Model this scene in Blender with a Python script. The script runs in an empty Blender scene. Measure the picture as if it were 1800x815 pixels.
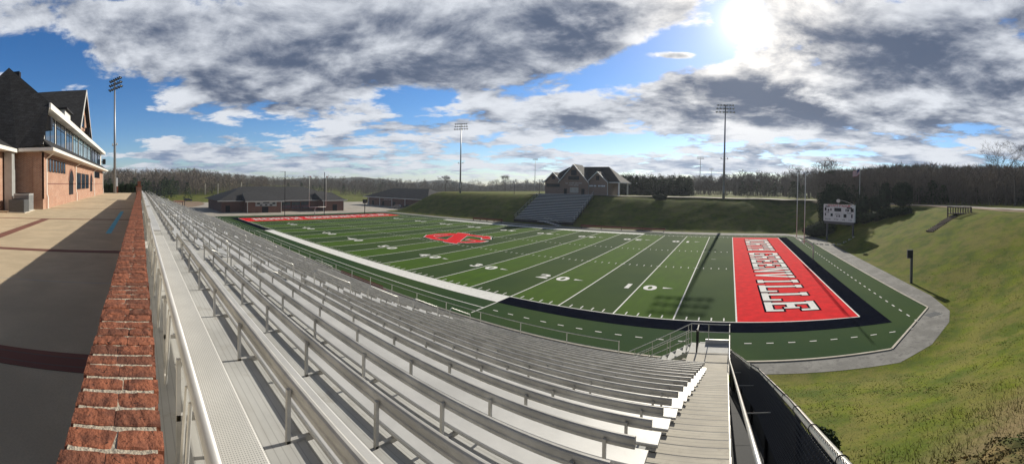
import bpy, math, random
from math import sin, cos, pi, radians, sqrt, atan2, exp
from mathutils import Vector, Matrix
random.seed(7)
S = bpy.context.scene
COL = S.collection

# ------------------------------------------------------------------ camera
CAMZ = 10.62
cd = bpy.data.cameras.new('Camera')
cam = bpy.data.objects.new('Camera', cd)
COL.objects.link(cam)
cd.type = 'PANO'
cd.panorama_type = 'CENTRAL_CYLINDRICAL'
F, FY, VH, U0 = 660.8, 588.7, 334.4, 1283.5          # photo pixels per radian, per unit height, horizon row, column of +Y
cd.central_cylindrical_range_u_min = (0 - U0) / F
cd.central_cylindrical_range_u_max = (1800 - U0) / F
cd.central_cylindrical_range_v_min = (VH - 815) / FY
cd.central_cylindrical_range_v_max = VH / FY
cd.central_cylindrical_radius = 1.0
cd.clip_start = 0.02
cd.clip_end = 20000
cam.matrix_world = (Matrix.Translation((0, 0, CAMZ)) @ Matrix.Rotation(-0.0196, 4, 'Y') @ Matrix.Rotation(radians(90), 4, 'X'))
S.camera = cam

# ------------------------------------------------------------------ light
SUN_AZ, SUN_EL = radians(1.8), math.atan(0.51)        # azimuth from +Y towards +X
sund = Vector((sin(SUN_AZ) * cos(SUN_EL), cos(SUN_AZ) * cos(SUN_EL), sin(SUN_EL)))
sl = bpy.data.lights.new('sun', 'SUN')
sl.energy = 5.0
sl.angle = radians(0.53)
sl.color = (1.0, 0.93, 0.80)
so = bpy.data.objects.new('sun', sl)
so.rotation_euler = (-sund).to_track_quat('-Z', 'Y').to_euler()
so.location = (0, 0, 60)
COL.objects.link(so)
S.view_settings.view_transform = 'Standard'
S.view_settings.look = 'None'
S.view_settings.exposure = 0.22
S.view_settings.gamma = 1.0
S.view_settings.use_curve_mapping = False


class NT:
    """small helper for node trees"""
    def __init__(s, nt):
        s.nt = nt
    def n(s, t, **k):
        nd = s.nt.nodes.new(t)
        for a, b in k.items():
            setattr(nd, a, b)
        return nd
    def link(s, a, b):
        s.nt.links.new(a, b)
    def put(s, sock, v):
        if isinstance(v, bpy.types.NodeSocket):
            s.nt.links.new(v, sock)
        elif v is not None:
            try:
                sock.default_value = v
            except Exception:
                sock.default_value = (*v, 1.0)
    def m(s, op, a, b=None, c=None, clamp=False):
        nd = s.n('ShaderNodeMath', operation=op, use_clamp=clamp)
        s.put(nd.inputs[0], a); s.put(nd.inputs[1], b); s.put(nd.inputs[2], c)
        return nd.outputs[0]
    def v(s, op, a, b=None):
        nd = s.n('ShaderNodeVectorMath', operation=op)
        s.put(nd.inputs[0], a); s.put(nd.inputs[1], b)
        return nd.outputs['Value'] if op in ('DOT_PRODUCT', 'LENGTH') else nd.outputs[0]
    def mix(s, f, a, b):
        nd = s.n('ShaderNodeMix', data_type='RGBA')
        s.put(nd.inputs[0], f); s.put(nd.inputs[6], a); s.put(nd.inputs[7], b)
        return nd.outputs[2]
    def noise(s, vec, scale, detail=4, rough=0.55, dist=0.0):
        nd = s.n('ShaderNodeTexNoise')
        s.put(nd.inputs['Vector'], vec)
        nd.inputs['Scale'].default_value = scale
        nd.inputs['Detail'].default_value = detail
        nd.inputs['Roughness'].default_value = rough
        nd.inputs['Distortion'].default_value = dist
        return nd.outputs[0]
    def ramp(s, x, lo, hi):
        nd = s.n('ShaderNodeMapRange', interpolation_type='SMOOTHSTEP')
        s.put(nd.inputs[0], x); s.put(nd.inputs[1], lo); s.put(nd.inputs[2], hi)
        return nd.outputs[0]


# ------------------------------------------------------------------ world: sky with broken cloud
W = bpy.data.worlds.new('World')
S.world = W
W.use_nodes = True
T = NT(W.node_tree)
W.node_tree.nodes.clear()
sky = T.n('ShaderNodeTexSky', sky_type='NISHITA')
sky.sun_disc = False
sky.sun_elevation = SUN_EL
sky.sun_rotation = SUN_AZ
sky.air_density = 1.0
sky.dust_density = 0.25
sky.ozone_density = 2.6
SKYK = 0.092
skyc = T.n('ShaderNodeHueSaturation')
skyc.inputs['Saturation'].default_value = 1.32
skyc.inputs['Value'].default_value = 1.0
T.link(sky.outputs[0], skyc.inputs['Color'])
tc = T.n('ShaderNodeTexCoord').outputs['Generated']
sx = T.n('ShaderNodeSeparateXYZ'); T.link(tc, sx.inputs[0])
X, Y, Z = sx.outputs
hl = T.m('SQRT', T.m('ADD', T.m('MULTIPLY', X, X), T.m('MULTIPLY', Y, Y)))
az = T.m('ARCTAN2', X, Y)
el = T.m('DIVIDE', Z, T.m('MAXIMUM', hl, 0.001))
cmb = T.n('ShaderNodeCombineXYZ'); T.link(az, cmb.inputs[0]); T.link(el, cmb.inputs[1])
AE = cmb.outputs[0]


def pvec(dz):
    """cloud deck coordinates of the view direction raised by dz: cloud sheet seen in perspective"""
    q = T.m('ADD', T.m('MAXIMUM', T.m('ADD', Z, dz), 0.0), 0.10)
    c = T.n('ShaderNodeCombineXYZ')
    T.put(c.inputs[0], T.m('DIVIDE', X, q)); T.put(c.inputs[1], T.m('DIVIDE', Y, q)); c.inputs[2].default_value = 3.3
    return c.outputs[0]


def puff(vec):
    a = T.noise(vec, 1.75, 12, 0.58, 0.2)
    b = T.noise(T.v('ADD', vec, (11.3, 4.1, 0)), 0.55, 2, 0.5)
    c = T.noise(T.v('ADD', vec, (1.3, 7.1, 2)), 3.1, 8, 0.62, 0.4)
    return T.m('ADD', T.m('ADD', T.m('MULTIPLY', a, 0.60), T.m('MULTIPLY', b, 0.16)), T.m('MULTIPLY', c, 0.24))


# (photo column, photo row, half width, half height, amount): denser or thinner cloud by compass direction and height
BL = [(1195, 85, 85, 36, -.30), (1100, 125, 55, 20, -.16), (1190, 97, 40, 8, .20), (1000, 60, 110, 60, .16), (260, 40, 120, 36, .12), (420, 160, 120, 40, .05), (850, 130, 120, 60, .08), (190, 225, 75, 45, -.16), (60, 120, 90, 60, -.10),
      (215, 185, 50, 40, -.10), (300, 265, 90, 28, .08), (740, 185, 60, 26, -.19), (1060, 252, 80, 14, -.16), (380, 225, 120, 25, -.10),
      (470, 285, 150, 14, .05), (400, 262, 60, 10, .07), (690, 170, 40, 22, -.1), (560, 300, 220, 16, .03), (1570, 110, 250, 90, .20), (1330, 165, 200, 36, .14), (1300, 205, 200, 25, .12),
      (560, 120, 260, 75, .13), (900, 35, 260, 55, .12), (990, 205, 130, 36, .13), (1180, 290, 180, 14, .12), (1620, 275, 160, 12, .06), (1380, 245, 110, 9, -.08), (1500, 245, 150, 10, .07),
      (150, 30, 140, 30, .06), (1280, 30, 60, 50, -.06), (1650, 215, 160, 12, -.03)]
bias = None
for (u, v, ru, rv, am) in BL:
    a = (u - U0) / F
    e = (VH - v + 11.5 * sin(-a) * -1) / FY
    d = T.v('MULTIPLY', T.v('SUBTRACT', AE, (a, e, 0)), (F / ru, FY / rv, 0))
    g = T.m('MULTIPLY', T.m('EXPONENT', T.m('MULTIPLY', T.v('DOT_PRODUCT', d, d), -1.0)), am)
    bias = g if bias is None else T.m('ADD', bias, g)
d0 = T.m('ADD', puff(pvec(0.0)), bias)
d1 = T.m('ADD', puff(pvec(0.045)), bias)
alpha = T.ramp(d0, 0.466, 0.535)
alpha = T.m('MULTIPLY', T.m('MAXIMUM', alpha, T.ramp(el, 0.60, 0.85)), T.ramp(el, -0.005, 0.05))
soft = T.noise(pvec(0.02), 2.6, 8, .62, .3)
thick = T.ramp(T.m('ADD', d0, T.m('MULTIPLY', T.m('SUBTRACT', soft, .5), .30)), 0.46, 0.76)
grad = T.m('SUBTRACT', d0, d1)
sdot = T.m('MAXIMUM', T.v('DOT_PRODUCT', T.v('NORMALIZE', tc), tuple(sund)), 0.0)
nearsun = T.m('POWER', sdot, 34.0)
halo = T.m('POWER', sdot, 420.0)
core = T.m('POWER', sdot, 2600.0)
veil = T.m('POWER', sdot, 45.0)
lit = T.m('SUBTRACT', T.m('ADD', T.m('MULTIPLY', grad, 7.5), 0.62), T.m('MULTIPLY', thick, 1.02))
lit = T.ramp(T.m('ADD', lit, T.m('MULTIPLY', T.m('SUBTRACT', soft, .5), 1.1)), -.50, 1.0)
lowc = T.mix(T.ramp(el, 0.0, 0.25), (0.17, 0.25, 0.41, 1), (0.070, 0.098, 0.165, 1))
hic = T.mix(nearsun, (0.66, 0.69, 0.745, 1), (1.25, 1.18, 1.08, 1))
cloud = T.mix(lit, lowc, hic)
# unseen dark cloud added overhead and behind the camera, cutting the fill light
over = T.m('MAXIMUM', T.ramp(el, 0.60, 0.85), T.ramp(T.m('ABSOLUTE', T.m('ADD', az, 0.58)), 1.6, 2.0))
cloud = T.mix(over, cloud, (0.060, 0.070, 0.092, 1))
skv = T.v('MULTIPLY', skyc.outputs[0], (SKYK * 0.90, SKYK * 1.0, SKYK * 1.18))
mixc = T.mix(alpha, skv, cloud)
gl = T.v('ADD', T.v('MULTIPLY', T.n('ShaderNodeCombineXYZ').outputs[0], (0, 0, 0)), (0, 0, 0))
hz_ = T.n('ShaderNodeCombineXYZ')
glow = T.m('ADD', T.m('ADD', T.m('MULTIPLY', halo, 0.55), T.m('MULTIPLY', core, 4.0)), T.m('MULTIPLY', veil, 0.07))
for i, k in enumerate((1.0, 0.97, 0.9)):
    T.put(hz_.inputs[i], T.m('MULTIPLY', glow, k))
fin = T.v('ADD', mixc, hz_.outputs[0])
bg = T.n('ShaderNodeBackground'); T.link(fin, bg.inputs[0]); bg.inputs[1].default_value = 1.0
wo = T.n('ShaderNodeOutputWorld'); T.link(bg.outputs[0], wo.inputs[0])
W.cycles.sampling_method = 'MANUAL'
W.cycles.sample_map_resolution = 512

# ------------------------------------------------------------------ materials


def mat(name, col, rough=0.7, metal=0.0, var=0.0, scale=2.0, col2=None, bump=0.0, bscale=None, spec=0.5, detail=5, lo=0.35, hi=0.65, extra=None, coat=0):
    m = bpy.data.materials.new(name)
    m.use_nodes = True
    t = NT(m.node_tree)
    p = m.node_tree.nodes['Principled BSDF']
    p.inputs['Roughness'].default_value = rough
    p.inputs['Metallic'].default_value = metal
    p.inputs['Specular IOR Level'].default_value = spec
    pos = t.n('ShaderNodeNewGeometry').outputs['Position']
    c2 = col2 or tuple(x * (1 - var) for x in col)
    if var or col2:
        f = t.ramp(t.noise(pos, scale, detail, 0.6), lo, hi)
        c = t.mix(f, (*c2, 1), (*col, 1))
        if extra:
            c = extra(t, pos, c)
        t.link(c, p.inputs['Base Color'])
    else:
        if extra:
            t.link(extra(t, pos, (*col, 1)), p.inputs['Base Color'])
        else:
            p.inputs['Base Color'].default_value = (*col, 1)
    if bump:
        b = t.n('ShaderNodeBump'); b.inputs['Strength'].default_value = bump; b.inputs['Distance'].default_value = 0.02
        t.link(t.noise(pos, bscale or scale * 4, 5, 0.6), b.inputs['Height'])
        t.link(b.outputs[0], p.inputs['Normal'])
    return m


def brickmat(name, c1, c2, mortar, bw=0.24, bh=0.09):
    m = bpy.data.materials.new(name)
    m.use_nodes = True
    t = NT(m.node_tree)
    p = m.node_tree.nodes['Principled BSDF']
    p.inputs['Roughness'].default_value = 0.85
    g = t.n('ShaderNodeNewGeometry')
    s = t.n('ShaderNodeSeparateXYZ'); t.link(g.outputs['Position'], s.inputs[0])
    nn = t.n('ShaderNodeSeparateXYZ'); t.link(g.outputs['True Normal'], nn.inputs[0])
    f = t.m('GREATER_THAN', t.m('ABSOLUTE', nn.outputs[0]), 0.5)
    u = t.m('ADD', t.m('MULTIPLY', s.outputs[1], f), t.m('MULTIPLY', s.outputs[0], t.m('SUBTRACT', 1.0, f)))
    c = t.n('ShaderNodeCombineXYZ'); t.link(u, c.inputs[0]); t.link(s.outputs[2], c.inputs[1])
    b = t.n('ShaderNodeTexBrick')
    t.link(c.outputs[0], b.inputs['Vector'])
    b.inputs['Color1'].default_value = (*c1, 1); b.inputs['Color2'].default_value = (*c2, 1); b.inputs['Mortar'].default_value = (*mortar, 1)
    b.inputs['Scale'].default_value = 1.0
    b.inputs['Mortar Size'].default_value = 0.013
    b.inputs['Brick Width'].default_value = bw
    b.inputs['Row Height'].default_value = bh
    n = t.ramp(t.noise(g.outputs['Position'], 0.8, 5), 0.3, 0.7)
    t.link(t.mix(t.m('MULTIPLY', n, 0.35), b.outputs[0], (c1[0] * .6, c1[1] * .55, c1[2] * .5, 1)), p.inputs['Base Color'])
    return m


def shingle(name, c):
    def ex(t, pos, col):
        b = t.n('ShaderNodeTexBrick')
        s = t.n('ShaderNodeSeparateXYZ'); t.link(pos, s.inputs[0])
        q = t.n('ShaderNodeCombineXYZ'); t.link(t.m('ADD', s.outputs[0], s.outputs[1]), q.inputs[0]); t.link(s.outputs[2], q.inputs[1])
        t.link(q.outputs[0], b.inputs['Vector'])
        b.inputs['Color1'].default_value = (1, 1, 1, 1); b.inputs['Color2'].default_value = (.55, .55, .55, 1); b.inputs['Mortar'].default_value = (.2, .2, .2, 1)
        b.inputs['Scale'].default_value = 1; b.inputs['Brick Width'].default_value = .45; b.inputs['Row Height'].default_value = .15; b.inputs['Mortar Size'].default_value = .015
        mm = t.n('ShaderNodeMix', data_type='RGBA', blend_type='MULTIPLY'); mm.inputs[0].default_value = 1
        t.put(mm.inputs[6], col); t.link(b.outputs[0], mm.inputs[7])
        return mm.outputs[2]
    return mat(name, c, 0.9, var=0.4, scale=1.5, extra=ex)


def grass_extra(t, pos, c):
    f = t.ramp(t.noise(pos, 0.3, 9, 0.75), 0.42, 0.60)
    c = t.mix(t.m('MULTIPLY', f, 0.6), c, (0.185, 0.155, 0.05, 1))
    q = t.n('ShaderNodeSeparateXYZ'); t.link(pos, q.inputs[0])
    edge = t.m('ADD', t.m('ADD', q.outputs[1], t.m('MULTIPLY', q.outputs[0], -.35)), t.m('MULTIPLY', t.noise(pos, .8, 5), 3.0))
    nearp = t.m('MULTIPLY', t.m('SUBTRACT', 1.0, t.ramp(edge, 5.2, 8.6)), t.m('GREATER_THAN', q.outputs[0], .5))
    c = t.mix(t.m('MULTIPLY', nearp, .85), c, (0.21, 0.150, 0.095, 1))
    s = t.ramp(t.noise(t.v('MULTIPLY', pos, (.5, .5, 3.0)), 1.6, 6, 0.7), 0.52, 0.68)
    c = t.mix(t.m('MULTIPLY', s, 0.6), c, (0.085, 0.10, 0.02, 1))
    k = t.ramp(t.noise(pos, 14, 4, 0.7), 0.5, 0.62)
    return t.mix(t.m('MULTIPLY', k, 0.5), c, (0.05, 0.062, 0.014, 1))


def turf_extra(t, pos, c):
    s = t.n('ShaderNodeSeparateXYZ'); t.link(pos, s.inputs[0])
    x = t.m('DIVIDE', t.m('SUBTRACT', s.outputs[0], 0.66), -4.572)
    band = t.m('GREATER_THAN', t.m('FRACT', t.m('MULTIPLY', x, 0.5)), 0.5)
    inside = t.m('MULTIPLY', t.m('MULTIPLY', t.m('GREATER_THAN', s.outputs[1], 26.87), t.m('LESS_THAN', s.outputs[1], 75.64)),
                 t.m('MULTIPLY', t.m('GREATER_THAN', x, 0.0), t.m('LESS_THAN', x, 20.0)))
    a = t.mix(band, (0.027, 0.060, 0.013, 1), (0.055, 0.120, 0.004, 1))
    a = t.mix(inside, (0.017, 0.050, 0.014, 1), a)
    f = t.ramp(t.noise(t.v('MULTIPLY', pos, (1, .3, 1)), 1.2, 6, 0.65), 0.3, 0.7)
    a = t.mix(t.m('MULTIPLY', f, 0.4), a, (0.026, 0.052, 0.012, 1))
    wv = t.ramp(t.noise(pos, .09, 3, .5), .4, .62)
    a = t.mix(t.m('MULTIPLY', wv, .30), a, (0.060, 0.098, 0.016, 1))
    k = t.ramp(t.noise(pos, 25, 3, 0.7), 0.55, 0.75)
    return t.mix(t.m('MULTIPLY', k, 0.3), a, (0.09, 0.13, 0.05, 1))


def plaza_extra(t, pos, c):
    st = t.ramp(t.noise(pos, 0.35, 6, 0.65), 0.35, 0.7)
    c = t.mix(t.m('MULTIPLY', st, 0.4), c, (0.40, 0.33, 0.23, 1))
    k = t.ramp(t.noise(pos, 60, 2, 0.6), 0.45, 0.6)
    return t.mix(t.m('MULTIPLY', k, 0.2), c, (0.33, 0.27, 0.2, 1))


def brick_extra(t, p, c):
    r = t.n('ShaderNodeNewGeometry').outputs['Random Per Island']
    c = t.mix(t.m('MULTIPLY', t.ramp(r, .35, 1.0), .75), c, (.17, .075, .05, 1))
    c = t.mix(t.m('MULTIPLY', t.ramp(r, .30, .0), .5), c, (.40, .15, .085, 1))
    k = t.ramp(t.noise(p, 22, 3, .7, 1.5), .60, .66)      # dark fired cracks
    return t.mix(t.m('MULTIPLY', k, .8), c, (.03, .018, .016, 1))


def tread_extra(t, p, c):
    c = t.mix(t.m('MULTIPLY', t.ramp(t.noise(p, 3.0, 6, .7), .54, .68), .45), c, (.30, .27, .22, 1))
    c = t.mix(t.m('MULTIPLY', t.ramp(t.noise(t.v('MULTIPLY', p, (.6, 6, 1)), 2.0, 4, .6), .5, .7), .25), c, (.36, .34, .31, 1))
    s = t.n('ShaderNodeSeparateXYZ'); t.link(p, s.inputs[0])
    rib = t.m('LESS_THAN', t.m('FRACT', t.m('MULTIPLY', s.outputs[1], 16.0)), .13)
    return t.mix(t.m('MULTIPLY', rib, .30), c, (.12, .115, .11, 1))


def tuft_extra(t, p, c):
    r = t.n('ShaderNodeNewGeometry').outputs['Random Per Island']
    c = t.mix(t.ramp(r, .35, .6), (.085, .11, .014, 1), (.15, .175, .018, 1))
    return t.mix(t.m('MULTIPLY', t.ramp(r, .78, .85), .8), c, (.26, .20, .10, 1))


def perf_extra(t, p, c):
    s = t.n('ShaderNodeSeparateXYZ'); t.link(p, s.inputs[0])
    fxs = [t.m('SUBTRACT', t.m('FRACT', t.m('MULTIPLY', s.outputs[i], 62.0)), .5) for i in (0, 1)]
    d = t.m('ADD', t.m('MULTIPLY', fxs[0], fxs[0]), t.m('MULTIPLY', fxs[1], fxs[1]))
    return t.mix(t.m('MULTIPLY', t.m('LESS_THAN', d, .07), .75), c, (.22, .21, .20, 1))


M = dict(
    grass=mat('bank grass', (0.125, 0.152, 0.012), 0.95, var=0.45, scale=0.5, spec=.1, extra=grass_extra, bump=1.0, bscale=7, col2=(0.065, 0.095, 0.012)),
    turf=mat('artificial turf', (0.05, 0.09, 0.02), 0.95, spec=.1, extra=turf_extra),
    plaza=mat('plaza concrete', (0.64, 0.52, 0.355), 0.85, var=0.15, scale=1.2, spec=.25, extra=plaza_extra, bump=.15, bscale=30),
    path=mat('asphalt path', (0.27, 0.265, 0.25), 0.9, var=0.3, scale=0.5, spec=.2, extra=lambda t, p, c: t.mix(t.ramp(t.noise(p, 2.5, 8, .7), .5, .62), c, (.17, .165, .16, 1))),
    kerb=mat('concrete kerb', (0.55, 0.50, 0.42), 0.85, var=.2),
    road=mat('road concrete', (0.42, 0.38, 0.32), 0.85, var=.25, scale=.3),
    dirt=mat('bare earth', (0.28, 0.19, 0.12), 0.95, var=.35, scale=.3),
    white=mat('white field paint', (0.78, 0.78, 0.75), 0.9, var=.12, scale=3, spec=.1),
    red=mat('red turf', (0.72, 0.012, 0.018), 0.95, var=.18, scale=1.2, spec=.08),
    black=mat('black turf', (0.006, 0.008, 0.016), 1.0, var=.3, scale=2, spec=.0),
    alu=mat('mill aluminium', (0.62, 0.615, 0.595), 0.5, 0.2, var=.16, scale=1.3, bump=.04, bscale=40),
    tuft=mat('grass tufts', (.1, .12, .02), .95, spec=.1, extra=tuft_extra),
    perf=mat('perforated seat plank', (0.66, 0.65, 0.61), 0.6, 0.1, var=.1, scale=2, extra=perf_extra),
    alud=mat('weathered aluminium', (0.54, 0.525, 0.49), 0.5, 0.12, var=.28, scale=2.2, bump=.05, bscale=40),
    stair=mat('worn stair aluminium', (0.56, 0.52, 0.44), 0.75, 0.0, spec=.25, var=.2, scale=1.5, extra=tread_extra),
    tread=mat('ribbed aluminium tread', (0.54, 0.54, 0.52), 0.75, 0.0, spec=.25, var=.2, scale=.9,
              extra=tread_extra),
    steel=mat('galvanised tube', (0.62, 0.61, 0.58), 0.38, 0.55, var=.15, scale=6),
    copin=mat('worn red brick', (0.36, 0.130, 0.072), 0.92, scale=16, col2=(0.17, 0.068, 0.045), bump=.5, bscale=60, detail=7, lo=.36, hi=.6, spec=.2,
              extra=brick_extra),
    mortar=mat('rough mortar', (0.62, 0.54, 0.42), 0.95, var=.25, scale=30, bump=.8, bscale=60),
    brick=brickmat('red house brick', (0.42, 0.19, 0.115), (0.28, 0.11, 0.065), (0.50, 0.43, 0.34)),  # one brick colour for every side of the walls
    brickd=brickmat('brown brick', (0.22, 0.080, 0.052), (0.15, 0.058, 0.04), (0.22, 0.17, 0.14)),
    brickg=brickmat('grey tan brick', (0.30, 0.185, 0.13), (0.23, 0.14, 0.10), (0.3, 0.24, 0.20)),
    shingle=shingle('charcoal shingle', (0.040, 0.040, 0.045)),
    shinglet=shingle('tan grey shingle', (0.13, 0.125, 0.12)),
    trim=mat('white trim', (0.78, 0.75, 0.69), 0.5, var=.06),
    wire=mat('black coated wire', (0.035, 0.04, 0.05), .3, spec=.8),
    seatw=mat('bright bench plank', (0.80, 0.80, 0.80), .5, .1),
    glassd=mat('shaded window glass', (0.02, 0.024, 0.03), 0.4, spec=.2),
    glass=mat('dark window glass', (0.03, 0.05, 0.08), 0.05, 0.0, spec=1.0),
    glassb=mat('pale window glass', (0.22, 0.36, 0.42), 0.08, 0.1, spec=1.0, var=.4, scale=.6),
    dark=mat('black metal', (0.014, 0.014, 0.017), 0.55, spec=.2),
    grey=mat('grey painted steel', (0.30, 0.31, 0.32), 0.45, .3, var=.1),
    polem=mat('galvanised pole', (0.34, 0.35, 0.37), 0.45, .5, var=.1),
    lens=mat('lamp reflector', (0.75, 0.75, 0.72), 0.25, .6),
    blue=mat('light blue paint', (0.12, 0.52, 0.70), 0.7, var=.15),
    bandb=brickmat('paver band', (0.26, 0.10, 0.07), (0.18, 0.07, 0.055), (0.16, 0.12, 0.10), .2, .1),
    bark=mat('grey bark', (0.13, 0.105, 0.085), 0.95, var=.35, scale=3),
    twig=mat('bare twigs', (0.21, 0.17, 0.13), 0.95, col2=(0.13, 0.105, 0.085), scale=.05, spec=.1, extra=lambda t, p, c: t.mix(t.ramp(t.noise(p, .02, 2), .55, .65), c, (.06, .065, .03, 1))),
    pine=mat('pine needles', (0.045, 0.075, 0.022), 0.95, var=.55, scale=.8, spec=.1),
    hedge=mat('evergreen leaves', (0.028, 0.048, 0.018), 0.9, var=.5, scale=1.2, spec=.15),
    brush=mat('dry brush', (0.20, 0.15, 0.07), 0.95, col2=(0.07, 0.085, 0.03), scale=1.5, spec=.1),
    wood=mat('weathered timber', (0.15, 0.115, 0.085), 0.9, var=.3, scale=4),
    hill=mat('far wooded hill', (0.085, 0.078, 0.062), 1.0, col2=(0.045, 0.05, 0.036), scale=.03, spec=0, detail=8, bump=1, bscale=.08),
    redp=mat('red vinyl', (0.20, 0.018, 0.018), 0.7),
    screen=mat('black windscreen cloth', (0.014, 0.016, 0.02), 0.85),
    car=mat('grey car paint', (0.25, 0.26, 0.27), 0.25, .4), card=mat('dark car paint', (0.02, 0.022, 0.03), 0.25, .3),
    tyre=mat('tyre rubber', (0.02, 0.02, 0.02), 0.9),
    ac=mat('dark grey sheet metal', (0.10, 0.105, 0.11), 0.5, .3, var=.15, scale=6), acl=mat('light grey sheet metal', (0.42, 0.43, 0.42), 0.5, .3, var=.1),
    flagr=mat('flag red', (0.5, 0.03, 0.04), .8), flagw=mat('flag white', (.75, .75, .75), .8), flagb=mat('flag navy', (.02, .03, .12), .8),
    rock=mat('pale stone', (0.45, 0.42, 0.38), .9, var=.3, scale=8),
)


# ------------------------------------------------------------------ mesh helpers
class MB:
    def __init__(s):
        s.v = []; s.f = []; s.mi = []; s.cur = 0
    def add(s, vs, fs):
        b = len(s.v)
        s.v += [tuple(p) for p in vs]
        for f in fs:
            s.f.append(tuple(b + i for i in f)); s.mi.append(s.cur)
        return s
    def box(s, x0, x1, y0, y1, z0, z1):
        return s.add([(x0, y0, z0), (x1, y0, z0), (x1, y1, z0), (x0, y1, z0), (x0, y0, z1), (x1, y0, z1), (x1, y1, z1), (x0, y1, z1)],
                     [(3, 2, 1, 0), (4, 5, 6, 7), (0, 1, 5, 4), (1, 2, 6, 5), (2, 3, 7, 6), (3, 0, 4, 7)])
    def quad(s, a, b, c, d):
        return s.add([a, b, c, d], [(0, 1, 2, 3)])
    def prism(s, poly, d):
        """poly: list of 3D points, d: extrusion vector"""
        n = len(poly)
        d = Vector(d)
        vs = [Vector(p) for p in poly] + [Vector(p) + d for p in poly]
        return s.add(vs, [tuple(range(n))[::-1], tuple(range(n, 2 * n))] + [(i, (i + 1) % n, n + (i + 1) % n, n + i) for i in range(n)])
    def tube(s, path, r, n=8, r2=None, cap=True):
        P = [Vector(p) for p in path]
        N = len(P)
        r2 = r if r2 is None else r2
        vs = []
        up = None
        for i, p in enumerate(P):
            t = (P[min(i + 1, N - 1)] - P[max(i - 1, 0)]).normalized()
            if up is None:
                a = Vector((0, 0, 1)) if abs(t.z) < .9 else Vector((1, 0, 0))
                up = (a - t * a.dot(t)).normalized()
            else:
                up = (up - t * up.dot(t)).normalized()
            sd = t.cross(up)
            rr = r + (r2 - r) * i / (N - 1)
            for k in range(n):
                an = 2 * pi * k / n
                vs.append(p + (up * cos(an) + sd * sin(an)) * rr)
        fs = [(i * n + k, i * n + (k + 1) % n, (i + 1) * n + (k + 1) % n, (i + 1) * n + k) for i in range(N - 1) for k in range(n)]
        if cap:
            fs += [tuple(range(n))[::-1], tuple(range((N - 1) * n, N * n))]
        return s.add(vs, fs)
    def extr(s, prof, x0, x1):
        """profile in (y,z) extruded along x"""
        return s.prism([(x0, y, z) for y, z in prof], (x1 - x0, 0, 0))
    def build(s, name, m, parent=None, loc=None, smooth=False):
        me = bpy.data.meshes.new(name)
        me.from_pydata(s.v, [], s.f)
        ms = m if isinstance(m, (list, tuple)) else [m]
        for q in ms:
            me.materials.append(M[q] if isinstance(q, str) else q)
        if len(ms) > 1:
            me.polygons.foreach_set('material_index', s.mi)
        if smooth:
            me.polygons.foreach_set('use_smooth', [True] * len(s.f))
        me.update()
        o = bpy.data.objects.new(name, me)
        COL.objects.link(o)
        if parent:
            o.parent = parent
        if loc:
            o.location = loc
        return o


def tag(o, label=None, cat=None, group=None, kind=None):
    if label: o['label'] = label
    if cat: o['category'] = cat
    if group: o['group'] = group
    if kind: o['kind'] = kind
    return o


def empty(name, loc, label=None, cat=None, group=None, rz=0):
    o = bpy.data.objects.new(name, None)
    o.empty_display_size = .3
    COL.objects.link(o)
    o.location = loc
    o.rotation_euler = (0, 0, rz)
    return tag(o, label, cat, group)


def inst(src, parent, loc=(0, 0, 0)):
    o = src.copy(); COL.objects.link(o); o.parent = parent; o.location = loc
    return o


def copy_tree(o, loc, label=None, rz=None, sc=None):
    r = o.copy(); COL.objects.link(r); r.location = loc
    if label: r['label'] = label
    if rz is not None: r.rotation_euler = (0, 0, rz)
    if sc: r.scale = (sc,) * 3 if isinstance(sc, (int, float)) else sc
    for c in o.children:
        k = c.copy(); COL.objects.link(k); k.parent = r
        for g in c.children:
            h = g.copy(); COL.objects.link(h); h.parent = k
    return r


def sm(a, b, x):
    t = max(0.0, min(1.0, (x - a) / (b - a)))
    return t * t * (3 - 2 * t)


def pt(u, v, z):
    """point at height z that the photograph shows at (u, v)"""
    th = (u - U0) / F
    t = (v - VH) / FY
    r = (CAMZ - z) / (t - 0.0196 * sin(th))
    return Vector((r * sin(th), r * cos(th), z))


def at(u, r, z=0):
    th = (u - U0) / F
    return Vector((r * sin(th), r * cos(th), z))


def ztop(u, v, r):
    th = (u - U0) / F
    return CAMZ + (VH - v) / FY * r + 0.0196 * r * sin(th)


# ------------------------------------------------------------------ terrain
POLY = [(-190, 19.3), (2.4, 19.3), (9.4, 18.9), (12.3, 20.3), (15.5, 23.2), (17.0, 25.4), (18.0, 30), (18.3, 41), (18.6, 72), (17, 79), (12, 83), (-190, 83)]


def pdist(x, y):
    inside = False
    best = 1e9
    n = len(POLY)
    for i in range(n):
        x1, y1 = POLY[i]; x2, y2 = POLY[(i + 1) % n]
        dx, dy = x2 - x1, y2 - y1
        t = max(0, min(1, ((x - x1) * dx + (y - y1) * dy) / (dx * dx + dy * dy)))
        best = min(best, (x - x1 - t * dx) ** 2 + (y - y1 - t * dy) ** 2)
        if (y1 > y) != (y2 > y) and x < (x2 - x1) * (y - y1) / (y2 - y1) + x1:
            inside = not inside
    return 0.0 if inside else sqrt(best)


def hill(x, y):
    r = sqrt(x * x + y * y)
    th = atan2(x, y)
    a = 15 * sm(200, 420, r) * (0.35 + 0.65 * exp(-((th + 1.42) / .22) ** 2)) * sm(-.9, -1.1, th) if th < -.9 else 0
    b = sm(170, 330, r) * 14 * sm(.2, .55, th) if th > .2 else 0
    return a + b


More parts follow.
